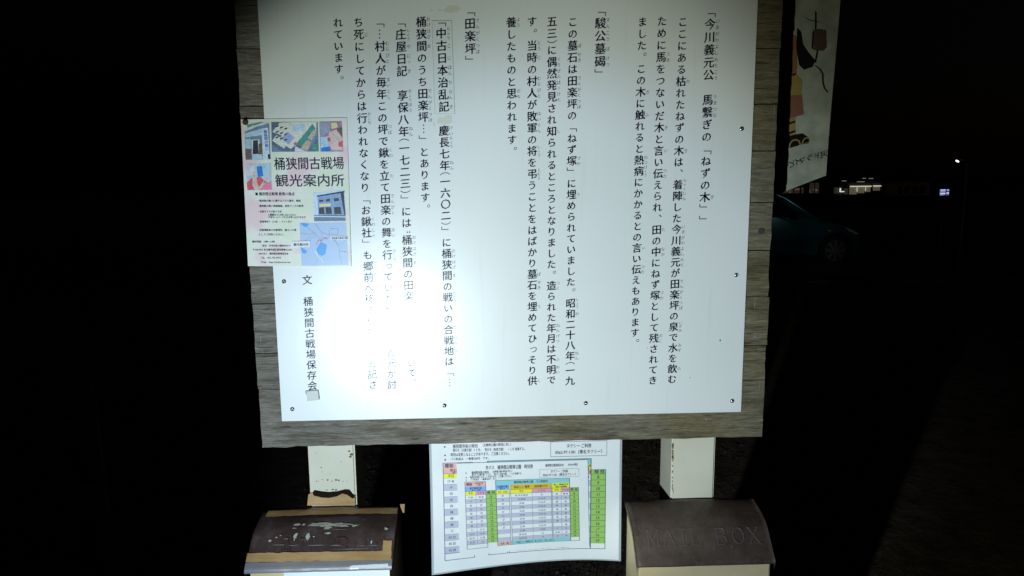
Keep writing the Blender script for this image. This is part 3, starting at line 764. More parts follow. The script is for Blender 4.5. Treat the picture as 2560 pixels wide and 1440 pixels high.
def sfrom(py, px=1750):           # where along the lid's section a photo row falls
    best = None
    for k in range(400):
        s = PS[-1] * k / 399; p = lidS(0, s); v = RM.transposed() @ (Vector((P(px, py, p.y).x, p.y, p.z)) - EYE)
        e = abs(720 - F * v.z / v.y - py)
        if best is None or e < best[0]: best = (e, s)
    return best[1]
def letter_box(x0, x1, label, worn):
    root = empty('letter_box', ((x0 + x1) / 2, .0, 0)); tag(root, label, 'letter box')
    ch = lambda o: world_child(o, root)
    e = .006
    body = MB(); top = [(y, z - .004) for y, z in PROF if y > -.104 and y < .027]
    poly = [(.027, .30)] + [(.027, .79)] + [(y, z - .003) for y, z in PROF[1:9] if y > -.101] + [(-.103, PROF[9][1] - .0015), (-.103, .30)]
    nA = len(poly)
    for x in (x0 + e, x1 - e): body.v += [(x, y, z) for y, z in poly]
    body.f += [tuple(range(nA)), tuple(range(2 * nA - 1, nA - 1, -1))] + [(i, (i + 1) % nA, nA + (i + 1) % nA, nA + i) for i in range(nA)]
    ch(body.build('body', M_beige, bevel=.003))
    lid = MB(); T = .004; n_ = 30
    xs_ = [x0 + (x1 - x0) * i / n_ for i in range(n_ + 1)]
    ins = [(PROF[0][0], PROF[0][1] - T)] + [(y + T * .9 * (1 if k > 3 else .1), z - T * (.9 if k < 8 else .35)) for k, (y, z) in enumerate(PROF) if k > 0]
    ins[-1] = (PROF[-1][0] + T, PROF[-1][1])
    K = len(PROF)
    for x in xs_:
        for i, (y, z) in enumerate(PROF): 
            w = noise.noise(Vector((x * 14, i * .7, 3 + worn))) * .0018 * (2.2 if worn else .5)
            lid.v.append((x, y, z + w))
        for y, z in ins: lid.v.append((x, y, z))
    st_ = 2 * K
    for i in range(n_):
        a, b_ = i * st_, (i + 1) * st_
        for k in range(K - 1):
            lid.f.append((a + k, a + k + 1, b_ + k + 1, b_ + k)); lid.f.append((a + K + k, b_ + K + k, b_ + K + k + 1, a + K + k + 1))
        lid.f.append((a + K - 1, a + 2 * K - 1, b_ + 2 * K - 1, b_ + K - 1)); lid.f.append((a, b_, b_ + K, a + K))
    for a in (0, n_ * st_):
        for k in range(K - 1): lid.f.append((a + k, a + K + k, a + K + k + 1, a + k + 1))
    # skirt down both sides of the lid
    lo = ch(lid.build('lid', M_lidworn if worn else M_lid, smooth=True))
    for p in lo.data.polygons:
        if abs(p.normal.x) > .9: p.use_smooth = False
    for x, d in ((x0, .0035), (x1, -.0035)):
        sk = MB()
        for k in range(K - 1):
            (ya, za), (yb, zb_) = PROF[k], PROF[k + 1]; h_ = .018 * min(1, (k + .5) / 3) if True else 0; h2 = .018 * min(1, (k + 1.5) / 3)
            sk.quad((x, ya, za), (x, yb, zb_), (x, yb + .004, zb_ - h2), (x, ya + .004, za - h_))
        ch(sk.build('lid_skirt', M_lidworn if worn else M_lid))
    # raised MAIL BOX, each letter a raised plate with sloping sides
    em = MB(); s0, s1 = sfrom(1362), sfrom(1321)
    xa, xb = x0 + .095 * (x1 - x0), x1 - .07 * (x1 - x0)
    LET = {'M': [(.1, 0, .1, 1), (.1, 1, .45, .15), (.45, .15, .8, 1), (.8, 1, .8, 0), (0, 0, .2, 0), (.7, 0, .9, 0), (0, 1, .14, 1), (.76, 1, .9, 1)],
           'A': [(.05, 0, .45, 1), (.45, 1, .85, 0), (.2, .36, .7, .36), (-.05, 0, .16, 0), (.74, 0, .95, 0)],
           'I': [(.4, 0, .4, 1), (.15, 0, .65, 0), (.15, 1, .65, 1)], 'L': [(.2, 0, .2, 1), (.05, 1, .4, 1), (.05, 0, .8, 0), (.8, 0, .8, .22)],
           'B': [(.15, 0, .15, 1), (.0, 1, .55, 1), (.0, 0, .6, 0), (.15, .52, .58, .52), (.55, 1, .74, .88), (.74, .88, .74, .64), (.74, .64, .58, .52), (.58, .52, .8, .38), (.8, .38, .8, .14), (.8, .14, .6, 0)],
           'O': [(.45 + .4 * math.cos(t * PI / 6), .5 + .5 * math.sin(t * PI / 6), .45 + .4 * math.cos((t + 1) * PI / 6), .5 + .5 * math.sin((t + 1) * PI / 6)) for t in range(12)],
           'X': [(.1, 0, .8, 1), (.1, 1, .8, 0), (0, 0, .22, 0), (.68, 0, .9, 0), (0, 1, .22, 1), (.68, 1, .9, 1)]}
    off = {'M': 0, 'A': 1.15, 'I': 2.25, 'L': 3.1, 'B': 5.0, 'O': 6.25, 'X': 7.4}; KX = (xb - xa) / 8.3
    def E_(x, y, l): return lidS(xa + x * KX, s0 + (s1 - s0) * y, l)
    wx = .0011 / KX; wy = .0011 / abs(s1 - s0)
    for c_h, o_ in off.items():
        for X0, Y0, X1, Y1 in LET[c_h]:
            dx, dy = (X1 - X0) * KX, (Y1 - Y0) * abs(s1 - s0); d = math.hypot(dx, dy); nx_, ny_ = -dy / d, dx / d
            a4 = [(X0 + o_, Y0, 1), (X1 + o_, Y1, 1), (X1 + o_, Y1, -1), (X0 + o_, Y0, -1)]
            base = [(x + nx_ * wx * k * 1.5, y + ny_ * wy * k * 1.5) for x, y, k in a4]; top_ = [(x + nx_ * wx * k * .6, y + ny_ * wy * k * .6) for x, y, k in a4]
            em.quad(*[E_(x, y, .0016) for x, y in top_])
            for q0 in range(4):
                q1 = (q0 + 1) % 4; em.quad(E_(*base[q0], .0001), E_(*base[q1], .0001), E_(*top_[q1], .0016), E_(*top_[q0], .0016))
    em.build('lettering', M_emb if not worn else M_lidworn, lo)
    return root, lo
bx0, bx1 = P(1593, 1416, -.11).x, P(1937, 1410, -.11).x
box_r, lid_r = letter_box(bx0, bx1, 'beige letter box with a plain dark brown lid, below the right end of the board', 0)
PROF = [(y, .806 - (.806 - z) * .845) for y, z in PROF]; PS = plen()
lx0, lx1 = P(613, 1424, -.11).x, P(981, 1420, -.11).x
box_l, lid_l = letter_box(lx0, lx1, 'letter box with a worn peeling lid mended with brown tape and a white notice', 3)
LW = lx1 - lx0
def strip(name, x0, x1, s0, s1, lift, m, par=lid_l, rag=.0015, nx_=60, seed=0, slope=0, curve=0):
    mb = MB(); ns = 6
    for i in range(nx_ + 1):
        t = i / nx_; x = x0 + (x1 - x0) * t
        ra = rag * (noise.noise(Vector((x * 60, seed, 0))) + .5 * noise.noise(Vector((x * 200, seed, 0)))); rb = rag * (noise.noise(Vector((x * 55, seed + 9, 0))) + .5 * noise.noise(Vector((x * 220, seed, 3))))
        off = slope * t + curve * 4 * t * (1 - t)
        for j in range(ns + 1):
            s = s0 + ra + (s1 + rb - s0 - ra) * j / ns + off
            mb.v.append(tuple(lidS(x, s, lift + .0006 * noise.noise(Vector((x * 35, s * 60, seed)))))
)
    mb.f = [(i * (ns + 1) + j, (i + 1) * (ns + 1) + j, (i + 1) * (ns + 1) + j + 1, i * (ns + 1) + j + 1) for i in range(nx_) for j in range(ns)]
    return mb.build(name, m, par)
sT0, sT1 = sfrom(1268, 800), sfrom(1291, 800)
strip('tape', lx0 + .004, lx1, 0, sfrom(1274, 800), .0022, M_tapedark, seed=1)
strip('tape', lx0 + .012, lx1 - .002, sfrom(1276, 800), sfrom(1292, 800), .0030, M_tape, seed=2, curve=-.004)
strip('tape', lx0 - .001, lx1 - .003, sfrom(1379, 800), sfrom(1402, 800), .0026, M_tape, seed=3, slope=.003)
strip('tape', lx1 - .022, lx1 - .004, sfrom(1352, 980), sfrom(1385, 980), .0032, M_tape, seed=4)
strip('lid_lip', lx0 - .001, lx1 - .001, sfrom(1403, 800), PS[-1], .0018, M_lip, seed=5, rag=.0006)
strip('tape', lx1 - .085, lx1 - .008, sfrom(1412, 980), sfrom(1419, 980), .0026, mat('shiny_clear_tape', (.62, .66, .68), .15), seed=6, rag=.0008, slope=-.002)
# side flap of dark tape down the right side, and its torn pale end
fl = MB(); fl.quad((lx1 + .001, .03, .806), (lx1 + .001, -.108, .738), (lx1 + .002, -.100, .55), (lx1 + .004, .03, .55)); world_child(fl.build('side_tape', M_tapedark), box_l)
fl = MB(); fl.quad((lx1 + .001, .026, .812), (lx1 + .0115, .024, .813), (lx1 + .011, .016, .797), (lx1 + .0045, .018, .796)); world_child(fl.build('tape_end', M_tape), box_l)
def chip(x, py, rx, rs, seed, m=M_chip, lift=.0017, par=lid_l, n_=40, rag=.5):
    cx = P(x, py, lidpt(sfrom(py, x))[0]).x; s = sfrom(py, x); mb = MB()
    pts = []
    for t in range(n_):
        a = t * 2 * PI / n_; k = 1 + rag * noise.noise(Vector((math.cos(a) * 2.2, math.sin(a) * 2.2, seed))) + rag * .5 * noise.noise(Vector((math.cos(a) * 7, math.sin(a) * 7, seed)))
        pts.append(lidS(cx + rx * math.cos(a) * k, s + rs * math.sin(a) * k, lift + .0001))
    c = lidS(cx, s, lift + .0001); i = len(mb.v); mb.v = [tuple(c)] + [tuple(p) for p in pts]
    mb.f = [(0, 1 + t, 1 + (t + 1) % n_) for t in range(n_)]
    mb.build('bare_patch', m, par)
for k, a in enumerate([(825, 1313, .042, .0048), (795, 1312, .014, .0038), (858, 1314, .016, .0036), (744, 1313, .007, .0030), (760, 1313, .003, .0030), (886, 1316, .006, .0026), (736, 1322, .0045, .0012), (820, 1321, .008, .004), (896, 1313, .004, .001),
                       (739, 1341, .0034, .0075), (770, 1342, .0038, .008), (821, 1334, .007, .0016), (965, 1323, .0035, .003), (692, 1345, .002, .0015), (702, 1340, .0015, .0012), (675, 1353, .0025, .0018), (850, 1325, .013, .0009), (785, 1343, .0018, .0016),
                       (700, 1363, .012, .0008), (735, 1364, .010, .0007), (790, 1364, .018, .0008), (840, 1364, .011, .0008), (905, 1365, .007, .0007), (935, 1364, .009, .0007), (880, 1373, .030, .0007), (929, 1356, .0012, .004), (716, 1348, .006, .0009)]):
    chip(*a, seed=k * 2.3, m=M_chip if a[3] > .0011 else M_lip, rag=.75)
# torn tape round the foot of the left post (black outside, brown inside)
def face_strip(name, pts, y, m, par):
    mb = MB(); mb.poly([(P(x, yy, y).x, y, P(x, yy, y).z) for x, yy in pts]); return world_child(mb.build(name, m), par)
wrap = MB()
yy_ = PB - .0005
b1 = [(768, 1264), (771, 1236), (782, 1231), (790, 1239), (805, 1243), (823, 1244), (842, 1240), (856, 1233), (868, 1236), (880, 1246), (888, 1244), (888, 1264)]
b2 = [(781, 1231), (785, 1227), (800, 1230), (820, 1232), (842, 1230), (862, 1225), (872, 1226), (880, 1236), (888, 1242), (882, 1247), (868, 1237), (856, 1234), (842, 1241), (823, 1245), (805, 1244), (784, 1239)]
def pface(name, pts, y, m):
    mb = MB(); mb.poly([P(x, q_, y) for x, q_ in pts]); return bp(mb.build(name, m))
pface('tape_wrap', b1, yy_, M_tape); pface('torn_tape', b2, yy_ - .003, M_black)
# white notice on the left letter box
nb = MB(); a, b_ = P(709, 1429, -.106), P(974, 1428, -.106)
nb.quad((a.x, -.1062, .748), (b_.x, -.1062, .748), (b_.x, -.1062, .50), (a.x + .004, -.1062, .50)); world_child(nb.build('paper_notice', M_paper2), box_l)

# ================================================================== BANNER behind the right end of the board
YF = .094
ban = empty('banner', (P(2000, 460, YF).x, YF, 1.3)); tag(ban, 'dim white banner with reversed writing hanging just right of the board', 'banner')
def bz(x): return P(1962, 479, YF).z + (x - P(1962, 479, YF).x) * .36
bx0_, bx1_ = .44, P(2070, 440, YF).x
mb = MB(); nI, nJ = 20, 24
def bsurf(x, z, lift=0): return Vector((x, YF + .006 * math.sin((x - .5) * 26 + z * 2) + .004 * math.sin(z * 9) - lift, z))
for j in range(nJ + 1):
    for i in range(nI + 1):
        x = bx0_ + (bx1_ - bx0_) * i / nI + (.006 * (j / nJ) if i == nI else 0); z = bz(x) + (2.12 - bz(x)) * j / nJ; mb.v.append(tuple(bsurf(x, z)))
mb.f = [(j * (nI + 1) + i, j * (nI + 1) + i + 1, (j + 1) * (nI + 1) + i + 1, (j + 1) * (nI + 1) + i) for j in range(nJ) for i in range(nI)]
def f_ban(n, L, b):
    L.new(ramp(n, L, tex(n, L, coords(n, L), 25, 4), [(.3, (.27, .28, .22)), (.7, (.44, .45, .36))]), b.inputs['Base Color'])
cloth = world_child(mb.build('cloth', mat('banner_cloth', (.55, .57, .48), .35, fn=f_ban), smooth=True), ban)
def bq(name, pts, m, lift=.0008):
    q_ = [bsurf(P(x, y, YF).x, P(x, y, YF).z, lift) for x, y in pts]
    c = sum(q_, Vector()) / len(q_); mb = MB(); mb.v = [tuple(c)] + [tuple(p) for p in q_]; n_ = len(q_); mb.f = [(0, 1 + t, 1 + (t + 1) % n_) for t in range(n_)]
    return mb.build(name, m, cloth)
b_or = flat('banner_orange', (.28, .13, .04)); b_ye = flat('banner_yellow', (.32, .23, .07)); b_pk = flat('banner_rose', (.25, .10, .07)); b_bk = flat('banner_black', (.012, .01, .012))
bq('print', [(1955, 80), (1990, 90), (1994, 160), (1992, 186), (1955, 190)], b_or); bq('print', [(1955, 190), (1992, 186), (2008, 200), (2006, 236), (1955, 240)], b_ye)
bq('print', [(1955, 240), (2007, 236), (2013, 285), (1990, 292), (1955, 300)], b_pk); bq('print', [(1955, 300), (1990, 292), (1992, 336), (1955, 344)], b_ye)
for k, (y, s_) in enumerate(((186, 5), (304, 6), (328, 6))): bq('print', [(1955, y + 8), (1990, y - 3), (1990, y + s_ - 4), (1955, y + s_ + 7)], b_bk, .0016)
# rounded double letter, seen from the back
bq('print', [(1955, 346), (1985, 337), (2010, 333), (2022, 341), (2028, 352), (2026, 358), (2010, 360), (1975, 369), (1955, 374)], b_bk, .0012)
for c0, c1 in (((1974, 352), 11), ((2014, 346), 8)):
    pass
bq('print', [(1972, 371), (1974, 360), (1981, 350), (1992, 347), (2002, 351), (2005, 361)], b_ye, .0018); bq('print', [(1975, 370), (1977, 361), (1983, 353), (1992, 351), (1999, 354), (2001, 363)], b_bk, .0022)
bq('print', [(2007, 360), (2010, 350), (2016, 343), (2024, 343), (2028, 352), (2026, 356)], b_ye, .0018); bq('print', [(2010, 359), (2013, 350), (2018, 346), (2024, 346), (2027, 352), (2024, 355)], b_bk, .0022)
# dark brush shapes higher up
bq('print', [(1992, 70), (2003, 80), (2008, 110), (2022, 130), (2040, 150), (2034, 166), (2012, 174), (1998, 162), (1990, 120)], b_bk, .0012)
bq('print', [(2033, 75), (2050, 72), (2066, 76), (2068, 118), (2060, 126), (2036, 124)], flat('banner_dull_red', (.10, .06, .05)), .0012)
tb = MB(); pts = [(2040, 163), (2052, 172), (2059, 184), (2060, 205), (2064, 220), (2072, 230)]
for (xa, ya), (xb, yb) in zip(pts, pts[1:]): tb.quad(*[bsurf(P(x, y, YF).x, P(x, y, YF).z, .0014) for x, y in ((xa - 2, ya), (xb - 2, yb), (xb + 2, yb), (xa + 2, ya))])
for (xa, ya), (xb, yb) in (((2034, 80), (2032, 120)), ((2032, 122), (2064, 126)), ((2046, 124), (2040, 155)), ((2004, 40), (2030, 52)), ((2030, 52), (2062, 56)), ((2040, 30), (2040, 72))):
    tb.quad(*[bsurf(P(x, y, YF).x, P(x, y, YF).z, .0014) for x, y in ((xa - 2, ya - 2), (xb - 2, yb + 1), (xb + 2, yb + 2), (xa + 2, ya))])
tb.build('print', b_bk, cloth)
wr = MB()
for ch, x, y in (('河', 2064, 385), ('ド', 2047, 389), ('ラ', 2029, 394), ('マ', 2009, 401), ('イ', 1995, 404), ('ど', 1981, 410), ('を', 1965, 415)):
    p = P(x, y, YF); put(wr, ch, lambda a, b_: bsurf(p.x - (a - .5) * .0165, p.z + (b_ - .37) * .0165 - (a - .5) * .006, .0014), .01)
wr.build('lettering', b_bk, cloth)
pole = MB().tube([(.452, YF + .012, -.1), (.452, YF + .012, 2.2)], .009, 12); world_child(pole.build('pole', mat('banner_pole', (.03, .03, .035), .4)), ban)

# ================================================================== LOW SLANTED SIGN at the left, hardly lit
YL = 1.0
ls = empty('small_sign', (P(180, 1200, YL).x, YL, 0), rad(0)); tag(ls, 'dim slanted sign plate standing in the dark left of the board', 'sign')
q = [P(112, 938, YL + .12), P(228, 955, YL + .08), P(270, 1285, YL - .04), P(122, 1240, YL)]
mb = MB(); th = Vector((0, .02, .004)); mb.poly(q); mb.poly([p + th for p in q][::-1])
for a in range(4): mb.quad(q[a], q[(a + 1) % 4], q[(a + 1) % 4] + th, q[a] + th)
pl_o = world_child(mb.build('sign_plate', mat('grey_sign_plate', (.34, .34, .29), .7)), ls)
def on(u, v, l=.002): 
    p = q[0].lerp(q[1], u).lerp(q[3].lerp(q[2], u), v); return p + Vector((0, -l, 0))
mb = MB()
for v0, v1, u0, u1 in [(.1, .13, .2, .8), (.18, .2, .2, .75), (.24, .26, .2, .8), (.30, .32, .2, .6)]: mb.quad(on(u0, v0), on(u1, v0), on(u1, v1), on(u0, v1))
mb.quad(on(.3, .52), on(.85, .55), on(.85, .82), on(.35, .78))
mb.build('printed_blocks', flat('sign_grey', (.04, .04, .035)), pl_o)
c = (q[2] + q[3]) / 2; c2 = (q[0] + q[1] + q[2] + q[3]) / 4
world_child(MB().box(c2.x - .03, c2.x + .03, c2.y + .03, c2.y + .09, -.1, c2.z + .1).build('post', mat('dark_stand', (.05, .045, .04), .6)), ls)

# ================================================================== CAR
YC = 11.3
wc = P(2088, 637, YC)
car = empty('parked_car', (wc.x, YC, .03)); tag(car, 'dark teal small car parked behind the board at the right', 'car')
WR = .285
prof = [(.47, .22), (.50, .42), (.46, .56), (.36, .66), (.18, .745), (-.08, .81), (-.30, .86), (-.62, 1.06), (-.98, 1.30), (-1.25, 1.42), (-1.7, 1.47), (-2.5, 1.45), (-2.95, 1.38), (-3.08, 1.0), (-3.14, .6), (-3.10, .22)]
def arch(cx): return [(cx + (WR + .05) * math.cos(t), .28 + (WR + .05) * math.sin(t)) for t in [PI * k / 10 for k in range(0, 11)]]
low = [(-2.5 - WR - .05, .2)] + arch(-2.5)[::-1] + [(-2.5 + WR + .05, .2), (-WR - .05, .2)] + arch(0)[::-1] + [(WR + .05, .2)]
pol = prof + low
cm = MB(); CWd = 1.48
def yoff(z): return .0 if z < .85 else (z - .85) * .22
n_ = len(pol)
for side in (0, 1):
    for x, z in pol: cm.v.append((x, (yoff(z) if side == 0 else CWd - yoff(z)), z))
cm.f = [tuple(range(n_)), tuple(range(2 * n_ - 1, n_ - 1, -1))] + [(i, (i + 1) % n_, n_ + (i + 1) % n_, n_ + i) for i in range(n_)]
M_car = mat('teal_car_paint', (.012, .13, .15), .18, metal=.3, coat=1)
body = cm.build('body', M_car, car, bevel=.025)
M_glass = mat('car_glass', (.006, .008, .01), .08, spec=.8)
gmb = MB()
for pts in ([(-.72, .93), (-1.05, 1.24), (-1.28, 1.35), (-1.55, 1.38), (-1.55, .93)], [(-1.63, .93), (-1.63, 1.385), (-2.35, 1.38), (-2.55, .93)]):
    MB().poly([(x, yoff(z) - .004, z) for x, z in pts]).build('side_window', M_glass, car)
    MB().poly([(x, CWd - yoff(z) + .004, z) for x, z in pts][::-1]).build('side_window', M_glass, car)
MB().quad((-.62 - .02, .12, 1.055 + .012), (-.98 - .02, .16, 1.30 + .014), (-.98 - .02, CWd - .16, 1.314), (-.62 - .02, CWd - .12, 1.067)).build('windscreen', M_glass, car)
M_tyre = mat('tyre_rubber', (.012, .012, .012), .85); M_rim = mat('hubcap_silver', (.35, .35, .36), .4, metal=.7)
for cx in (0, -2.5):
    for y0, sgn in ((.0, 1), (CWd, -1)):
        ty = MB().disc((cx, y0 + sgn * .015, .285), WR, 'y', .17 * sgn, 30).build('wheel', M_tyre, car, bevel=.02)
        rm = MB(); yr = y0 + sgn * .002
        for k in range(8):
            a = k * PI / 4; da = .20
            rm.poly([(cx + r_ * math.cos(a + d_), yr, .285 + r_ * math.sin(a + d_)) for r_, d_ in ((.045, -.5), (.185, -da), (.185, da), (.045, .5))])
        rm.disc((cx, yr - .004 * sgn, .285), .05, 'y', .01 * sgn, 16)
        for k in range(24):
            a, b_ = k * PI / 12, (k + 1) * PI / 12
            rm.quad(*[(cx + r_ * math.cos(t), yr + .001 * sgn, .285 + r_ * math.sin(t)) for r_, t in ((.185, a), (.20, a), (.20, b_), (.185, b_))])
        rm.build('hubcap', M_rim, ty)
M_lamp = mat('headlight_lens', (.6, .65, .68), .08, spec=1.0, coat=1)
for y0, s_ in ((-.004, 1), (CWd + .004, -1)):
    hl_ = MB().poly([(.44, y0, .60), (.33, y0, .665), (.16, y0, .735), (.22, y0, .665), (.38, y0, .58)]); hl_.build('headlight', M_lamp, car)
    MB().box(-.17, -.12, y0 - .006 if s_ > 0 else y0 - .002, y0 + .002 if s_ > 0 else y0 + .006, .655, .675).build('side_marker_lamp', mat('amber_marker', (.75, .55, .05), .2), car)
    MB().box(-.86, -.70, y0 - .13 * s_ if s_ > 0 else y0, y0 if s_ > 0 else y0 + .13, .92, 1.03).build('wing_mirror', M_car, car, bevel=.02)
    MB().box(-1.52, -1.38, y0 - .018 if s_ > 0 else y0, y0 if s_ > 0 else y0 + .018, .78, .805).build('door_handle', M_car, car, bevel=.004)
MB().box(.485, .505, .5, .98, .36, .46).build('number_plate', mat('plate_white', (.6, .6, .6), .4), car)

# ================================================================== PIPE BARRIER
YR = 13.6
a, b_ = P(2188, 548, YR).x, P(2362, 562, YR).x
br_ = empty('pipe_barrier', ((a + b_) / 2, YR, .0)); tag(br_, 'low grey pipe barrier with two rails standing beyond the car', 'barrier')
M_pipe = mat('galvanised_pipe', (.10, .10, .09), .5, metal=.3)
zt = P(2275, 555, YR).z; zm = P(2275, 589, YR).z
pts = [(a, YR, -.1), (a, YR, zt - .10), (a + .03, YR, zt - .03), (a + .10, YR, zt), (b_ - .10, YR + .1, zt), (b_ - .03, YR + .1, zt - .03), (b_, YR + .1, zt - .10), (b_, YR + .1, -.1)]
world_child(MB().tube(pts, .024, 10).build('frame', M_pipe, smooth=True), br_)
world_child(MB().tube([(a, YR, zm), (b_, YR + .1, zm)], .017, 10).build('rail', M_pipe, smooth=True), br_)

# ================================================================== FAR BUILDING with lit windows
YH = 62.0
def X(px, Y): return P(px, 470, Y).x
def Z(py, Y, px=2150): return P(px, py, Y).z
bd = empty('far_building', (X(2130, YH), YH, 0)); tag(bd, 'low dark building with a lit window strip far beyond the car', 'building')
M_bw = mat('dark_render_wall', (.10, .09, .08), .8); M_mul = mat('window_frame_dark', (.02, .02, .02), .5)
x0, x1 = X(1880, YH), X(2225, YH); zr = Z(455, YH)
world_child(MB().box(x0, x1, YH + .6, YH + 8, -.2, zr).build('wall', M_bw), bd)
world_child(MB().box(x0 - .5, x1 + .5, YH - .6, YH + 8.5, zr, zr + .18).build('roof', mat('dark_roof', (.03, .03, .03), .7)), bd)
def em(name, c, s): return mat(name, (.3, .3, .3), .6, emit=c, estr=s)
M_warm = em('warm_lit_room', (.60, .56, .34), .12); M_tubeL = em('lit_tube', (1, .93, .72), .7); M_dimr = em('dim_lit_room', (.5, .36, .26), .035); M_wht = em('lit_white_thing', (.9, .95, .9), .7)
def wq(name, xa, xb, ya, yb, m, d=.45, par=bd):
    fr_ = MB().box(X(xa, YH) - .05, X(xb, YH) + .05, YH + .52, YH + .6, Z(yb, YH) - .05, Z(ya, YH) + .05); f_ = world_child(fr_.build('window', M_mul), par)
    MB().quad(*[(x, YH + .515, z) for x, z in ((X(xa, YH), Z(yb, YH)), (X(xb, YH), Z(yb, YH)), (X(xb, YH), Z(ya, YH)), (X(xa, YH), Z(ya, YH)))]).build('pane', m, f_)
    return f_
wq('w', 2131, 2150, 466, 486, M_warm); wq('w', 2151, 2169, 466, 483, M_warm); wq('w', 2170, 2184, 466, 480, M_warm); wq('w', 2190, 2208, 466, 477, em('warm_lit_room_dimmer', (.55, .52, .32), .10))
wq('w', 2092, 2103, 468, 484, M_dimr); wq('w', 2118, 2128, 470, 486, M_dimr)
for xa, xb in ((2030, 2042), (2044, 2054), (1964, 1974), (1976, 1990), (1992, 2006), (2010, 2016)): wq('w', xa, xb, 456 if xa > 2020 else 468, 482, M_dimr)
for xa, xb, y in ((2131, 2185, 465.5), (2189, 2209, 465)): world_child(MB().box(X(xa, YH), X(xb, YH), YH + .40, YH + .45, Z(y + 1.1, YH), Z(y - .9, YH)).build('fluorescent_tube', M_tubeL), bd)
M_tube2 = em('dim_tube', (1, .9, .7), .22)
for xa, xb, y in ((2132, 2150, 454.5), (2145, 2153, 446), (2160, 2171, 446.5), (2095, 2105, 452)): world_child(MB().box(X(xa, YH), X(xb, YH), YH - .7, YH - .66, Z(y + .8, YH), Z(y - .5, YH)).build('eaves_lamp', M_tube2), bd)
world_child(MB().box(X(2105.5, YH), X(2108.5, YH), YH + .40, YH + .47, Z(480, YH), Z(470, YH)).build('white_door_strip', M_wht), bd)
world_child(MB().box(X(2109, YH), X(2117, YH), YH + .40, YH + .47, Z(480, YH), Z(477.5, YH)).build('lit_sign', M_wht), bd)
for xa, y0_, y1_ in ((2148.5, 468, 479), (2169.5, 468, 477)): world_child(MB().box(X(xa, YH), X(xa + 1.6, YH), YH + .40, YH + .47, Z(y1_, YH), Z(y0_, YH)).build('bright_reveal', em('bright_reveal', (.9, .9, .75), .42)), bd)
for k in range(16):
    px, py = random.uniform(1966, 2052), random.uniform(468, 480)
    if 2016 < px < 2028: continue
    world_child(MB().box(X(px, YH), X(px + random.uniform(.8, 2), YH), YH + .44, YH + .48, Z(py + random.uniform(1, 3), YH), Z(py, YH)).build('window_glint', em('glint', (.8, .7, .6), .16)), bd)
# red-brown neighbour, almost invisible
rb = empty('dark_house', (X(2270, 66), 66, 0)); tag(rb, 'dark reddish house right of the lit building', 'house')
world_child(MB().box(X(2232, 66), X(2325, 66), 66, 73, -.2, P(2270, 455, 66).z).build('wall', em('reddish_wall_glow', (.5, .2, .14), .003)), rb)  # dim light on the wall is painted as a faint glow of its own
mb = MB(); rx0, rx1, rz = X(2228, 66), X(2329, 66), P(2270, 455, 66).z
mb.v = [(rx0, 65.5, rz), (rx1, 65.5, rz), (rx1, 73.5, rz), (rx0, 73.5, rz), (rx0 + .5, 69.5, rz + 1.2), (rx1 - .5, 69.5, rz + 1.2)]; mb.f = [(0, 1, 5, 4), (2, 3, 4, 5), (1, 2, 5), (3, 0, 4), (0, 3, 2, 1)]
world_child(mb.build('roof', mat('dark_roof2', (.03, .02, .02), .7)), rb)
for xa in (2245, 2262, 2282, 2300):
    f_ = world_child(MB().box(X(xa, 66), X(xa + 10, 66), 65.93, 66, P(2270, 484, 66).z, P(2270, 466, 66).z).build('window', M_mul), rb)

# hedge in front of the building
def f_hedge(n, L, b):
    gg = n.new('ShaderNodeNewGeometry'); L.new(ramp(n, L, gg.outputs['Random Per Island'], [(0, (.02, .035, .012)), (1, (.07, .10, .035))]), b.inputs['Base Color'])
M_hedge = mat('hedge_leaves', (.04, .06, .02), .7, fn=f_hedge)
hd = empty('hedge', (X(2150, 44), 44, 0)); tag(hd, 'long low dark hedge in front of the lit building', 'hedge')
mb = MB(); hx0, hx1 = X(1840, 44), X(2420, 44); ht = P(2150, 487, 44).z
for k in range(9000):
    x = random.uniform(hx0, hx1); y = random.uniform(43.4, 44.6); hh = ht - .10 + .10 * noise.noise(Vector((x * .9, 3, 1))); z = hh * random.random() ** .6
    s_ = random.uniform(.05, .11); d = Vector((random.uniform(-1, 1), random.uniform(-1, 1), random.uniform(-1, 1))).normalized(); e_ = d.cross(Vector((.3, .5, .8))).normalized()
    c = Vector((x, y, z)); mb.poly([c - d * s_, c - e_ * s_ * .5, c + d * s_, c + e_ * s_ * .5])
world_child(tag(mb.build('foliage', M_hedge), kind='stuff'), hd)
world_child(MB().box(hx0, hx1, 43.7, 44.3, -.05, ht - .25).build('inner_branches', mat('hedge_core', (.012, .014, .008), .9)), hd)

# ================================================================== VENDING MACHINE
YV = 60.0
def Vx(px): return P(px, 485, YV).x
def Vz(py): return P(2350, py, YV).z
vm = empty('vending_machine', (Vx(2353), YV, 0)); tag(vm, 'small bright blue-white vending machine glowing far off at the right', 'vending machine')
M_vb = mat('vending_body', (.08, .10, .28), .4)
world_child(MB().box(Vx(2345), Vx(2375), YV, YV + .7, 0, Vz(470)).build('cabinet', M_vb), vm)
M_vd = em('vending_display', (.16, .20, .75), .45)
disp = world_child(MB().box(Vx(2349), Vx(2363), YV - .02, YV, Vz(498), Vz(473.5)).build('display_window', M_vd), vm)
disp2 = world_child(MB().box(Vx(2365), Vx(2372), YV - .02, YV, Vz(499), Vz(473)).build('side_panel', em('vending_side', (.10, .10, .7), .35)), vm)
M_vs = em('lit_shelf', (.72, .78, 1.0), 1.1); M_vc = em('drink_cans', (.55, .65, .75), .42)
for y in (475, 484, 492, 497): MB().box(Vx(2350), Vx(2362.5), YV - .05, YV - .021, Vz(y + .9), Vz(y - .7)).build('shelf_light', M_vs, disp)
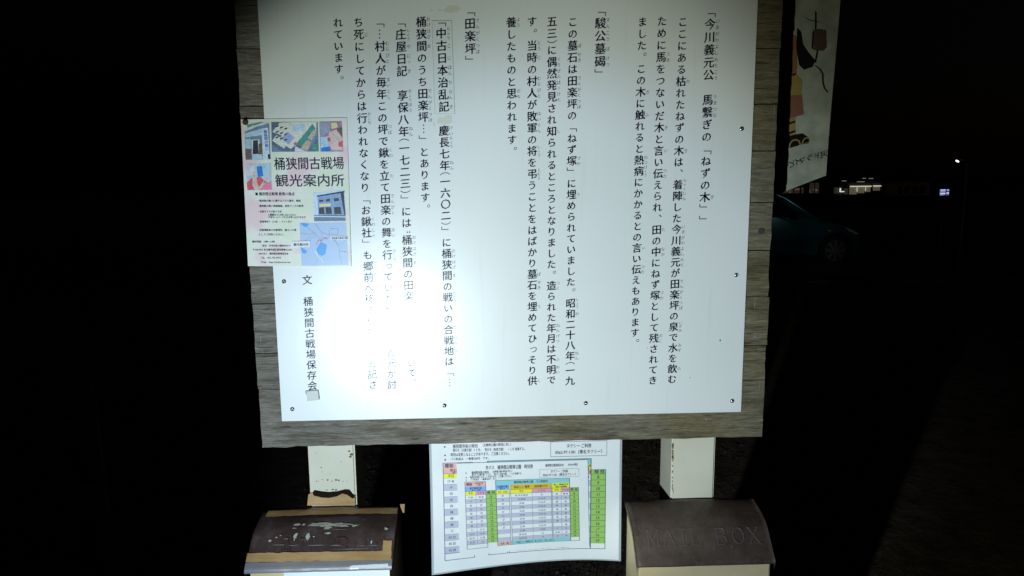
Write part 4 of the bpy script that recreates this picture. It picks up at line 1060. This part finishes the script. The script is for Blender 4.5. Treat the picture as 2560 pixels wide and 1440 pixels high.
for y in (479.5, 488, 494.5):
    for k in range(5): MB().box(Vx(2350.4 + k * 2.5), Vx(2352.1 + k * 2.5), YV - .045, YV - .021, Vz(y + 2.2), Vz(y - 1.8)).build('drink_can', M_vc, disp)
for y in (475, 481.5, 484, 490, 493, 496.5): MB().box(Vx(2366), Vx(2371), YV - .05, YV - .021, Vz(y + 1.1), Vz(y - .8)).build('button_light', em('button_light', (.75, .74, 1.), .8), disp2)
world_child(MB().box(Vx(2351), Vx(2361), YV - .03, YV, .18, .40).build('delivery_flap', mat('flap', (.02, .02, .02), .4)), vm)

# ================================================================== STREET LAMP
YT = 8.2
lp = P(2392, 403, YT)
sl = empty('street_lamp', (lp.x + .16, YT, 0)); tag(sl, 'street lamp with a small white glowing head at the far right', 'street lamp')
M_pole = mat('lamp_pole', (.04, .04, .04), .5)
world_child(MB().tube([(lp.x + .16, YT, 0), (lp.x + .16, YT, lp.z - .02)], [.024, .018], 12).build('pole', M_pole, smooth=True), sl)
world_child(MB().tube([(lp.x + .16, YT, lp.z - .03), (lp.x + .13, YT, lp.z + .012), (lp.x + .02, YT, lp.z + .024)], .008, 10).build('arm', M_pole, smooth=True), sl)
hd_ = MB(); hd_.tube([(lp.x + .03, YT, lp.z + .010), (lp.x, YT, lp.z + .016), (lp.x - .03, YT, lp.z + .022)], [.010, .016, .007], 12)
world_child(hd_.build('lamp_head', M_pole, smooth=True), sl)
le = MB(); le.tube([(lp.x + .020, YT - .012, lp.z - .009), (lp.x, YT - .012, lp.z), (lp.x - .020, YT - .012, lp.z + .010)], [.006, .011, .007], 12)
world_child(le.build('lamp_glass', em('lamp_glass', (.92, .95, 1.0), 4.0), smooth=True), sl)
spot('street_lamp_light', (lp.x - .06, YT + .02, lp.z - .03), (wc.x - .4, YC, .75), 5.5, 62, 1.0, (.85, .95, 1.0), .02)

# printed marks, specks and cells too small to part are one piece of print each
for o in bpy.data.objects:
    if o.type == 'MESH' and o.name.split('.')[0] in ('text_column', 'reading_kana', 'table_cells', 'table_lines', 'lettering', 'print', 'rust_stain', 'glue_mark', 'speck', 'tape_edge', 'map_label', 'printed_blocks', 'label_border', 'hubcap'):
        o['kind'] = 'stuff'
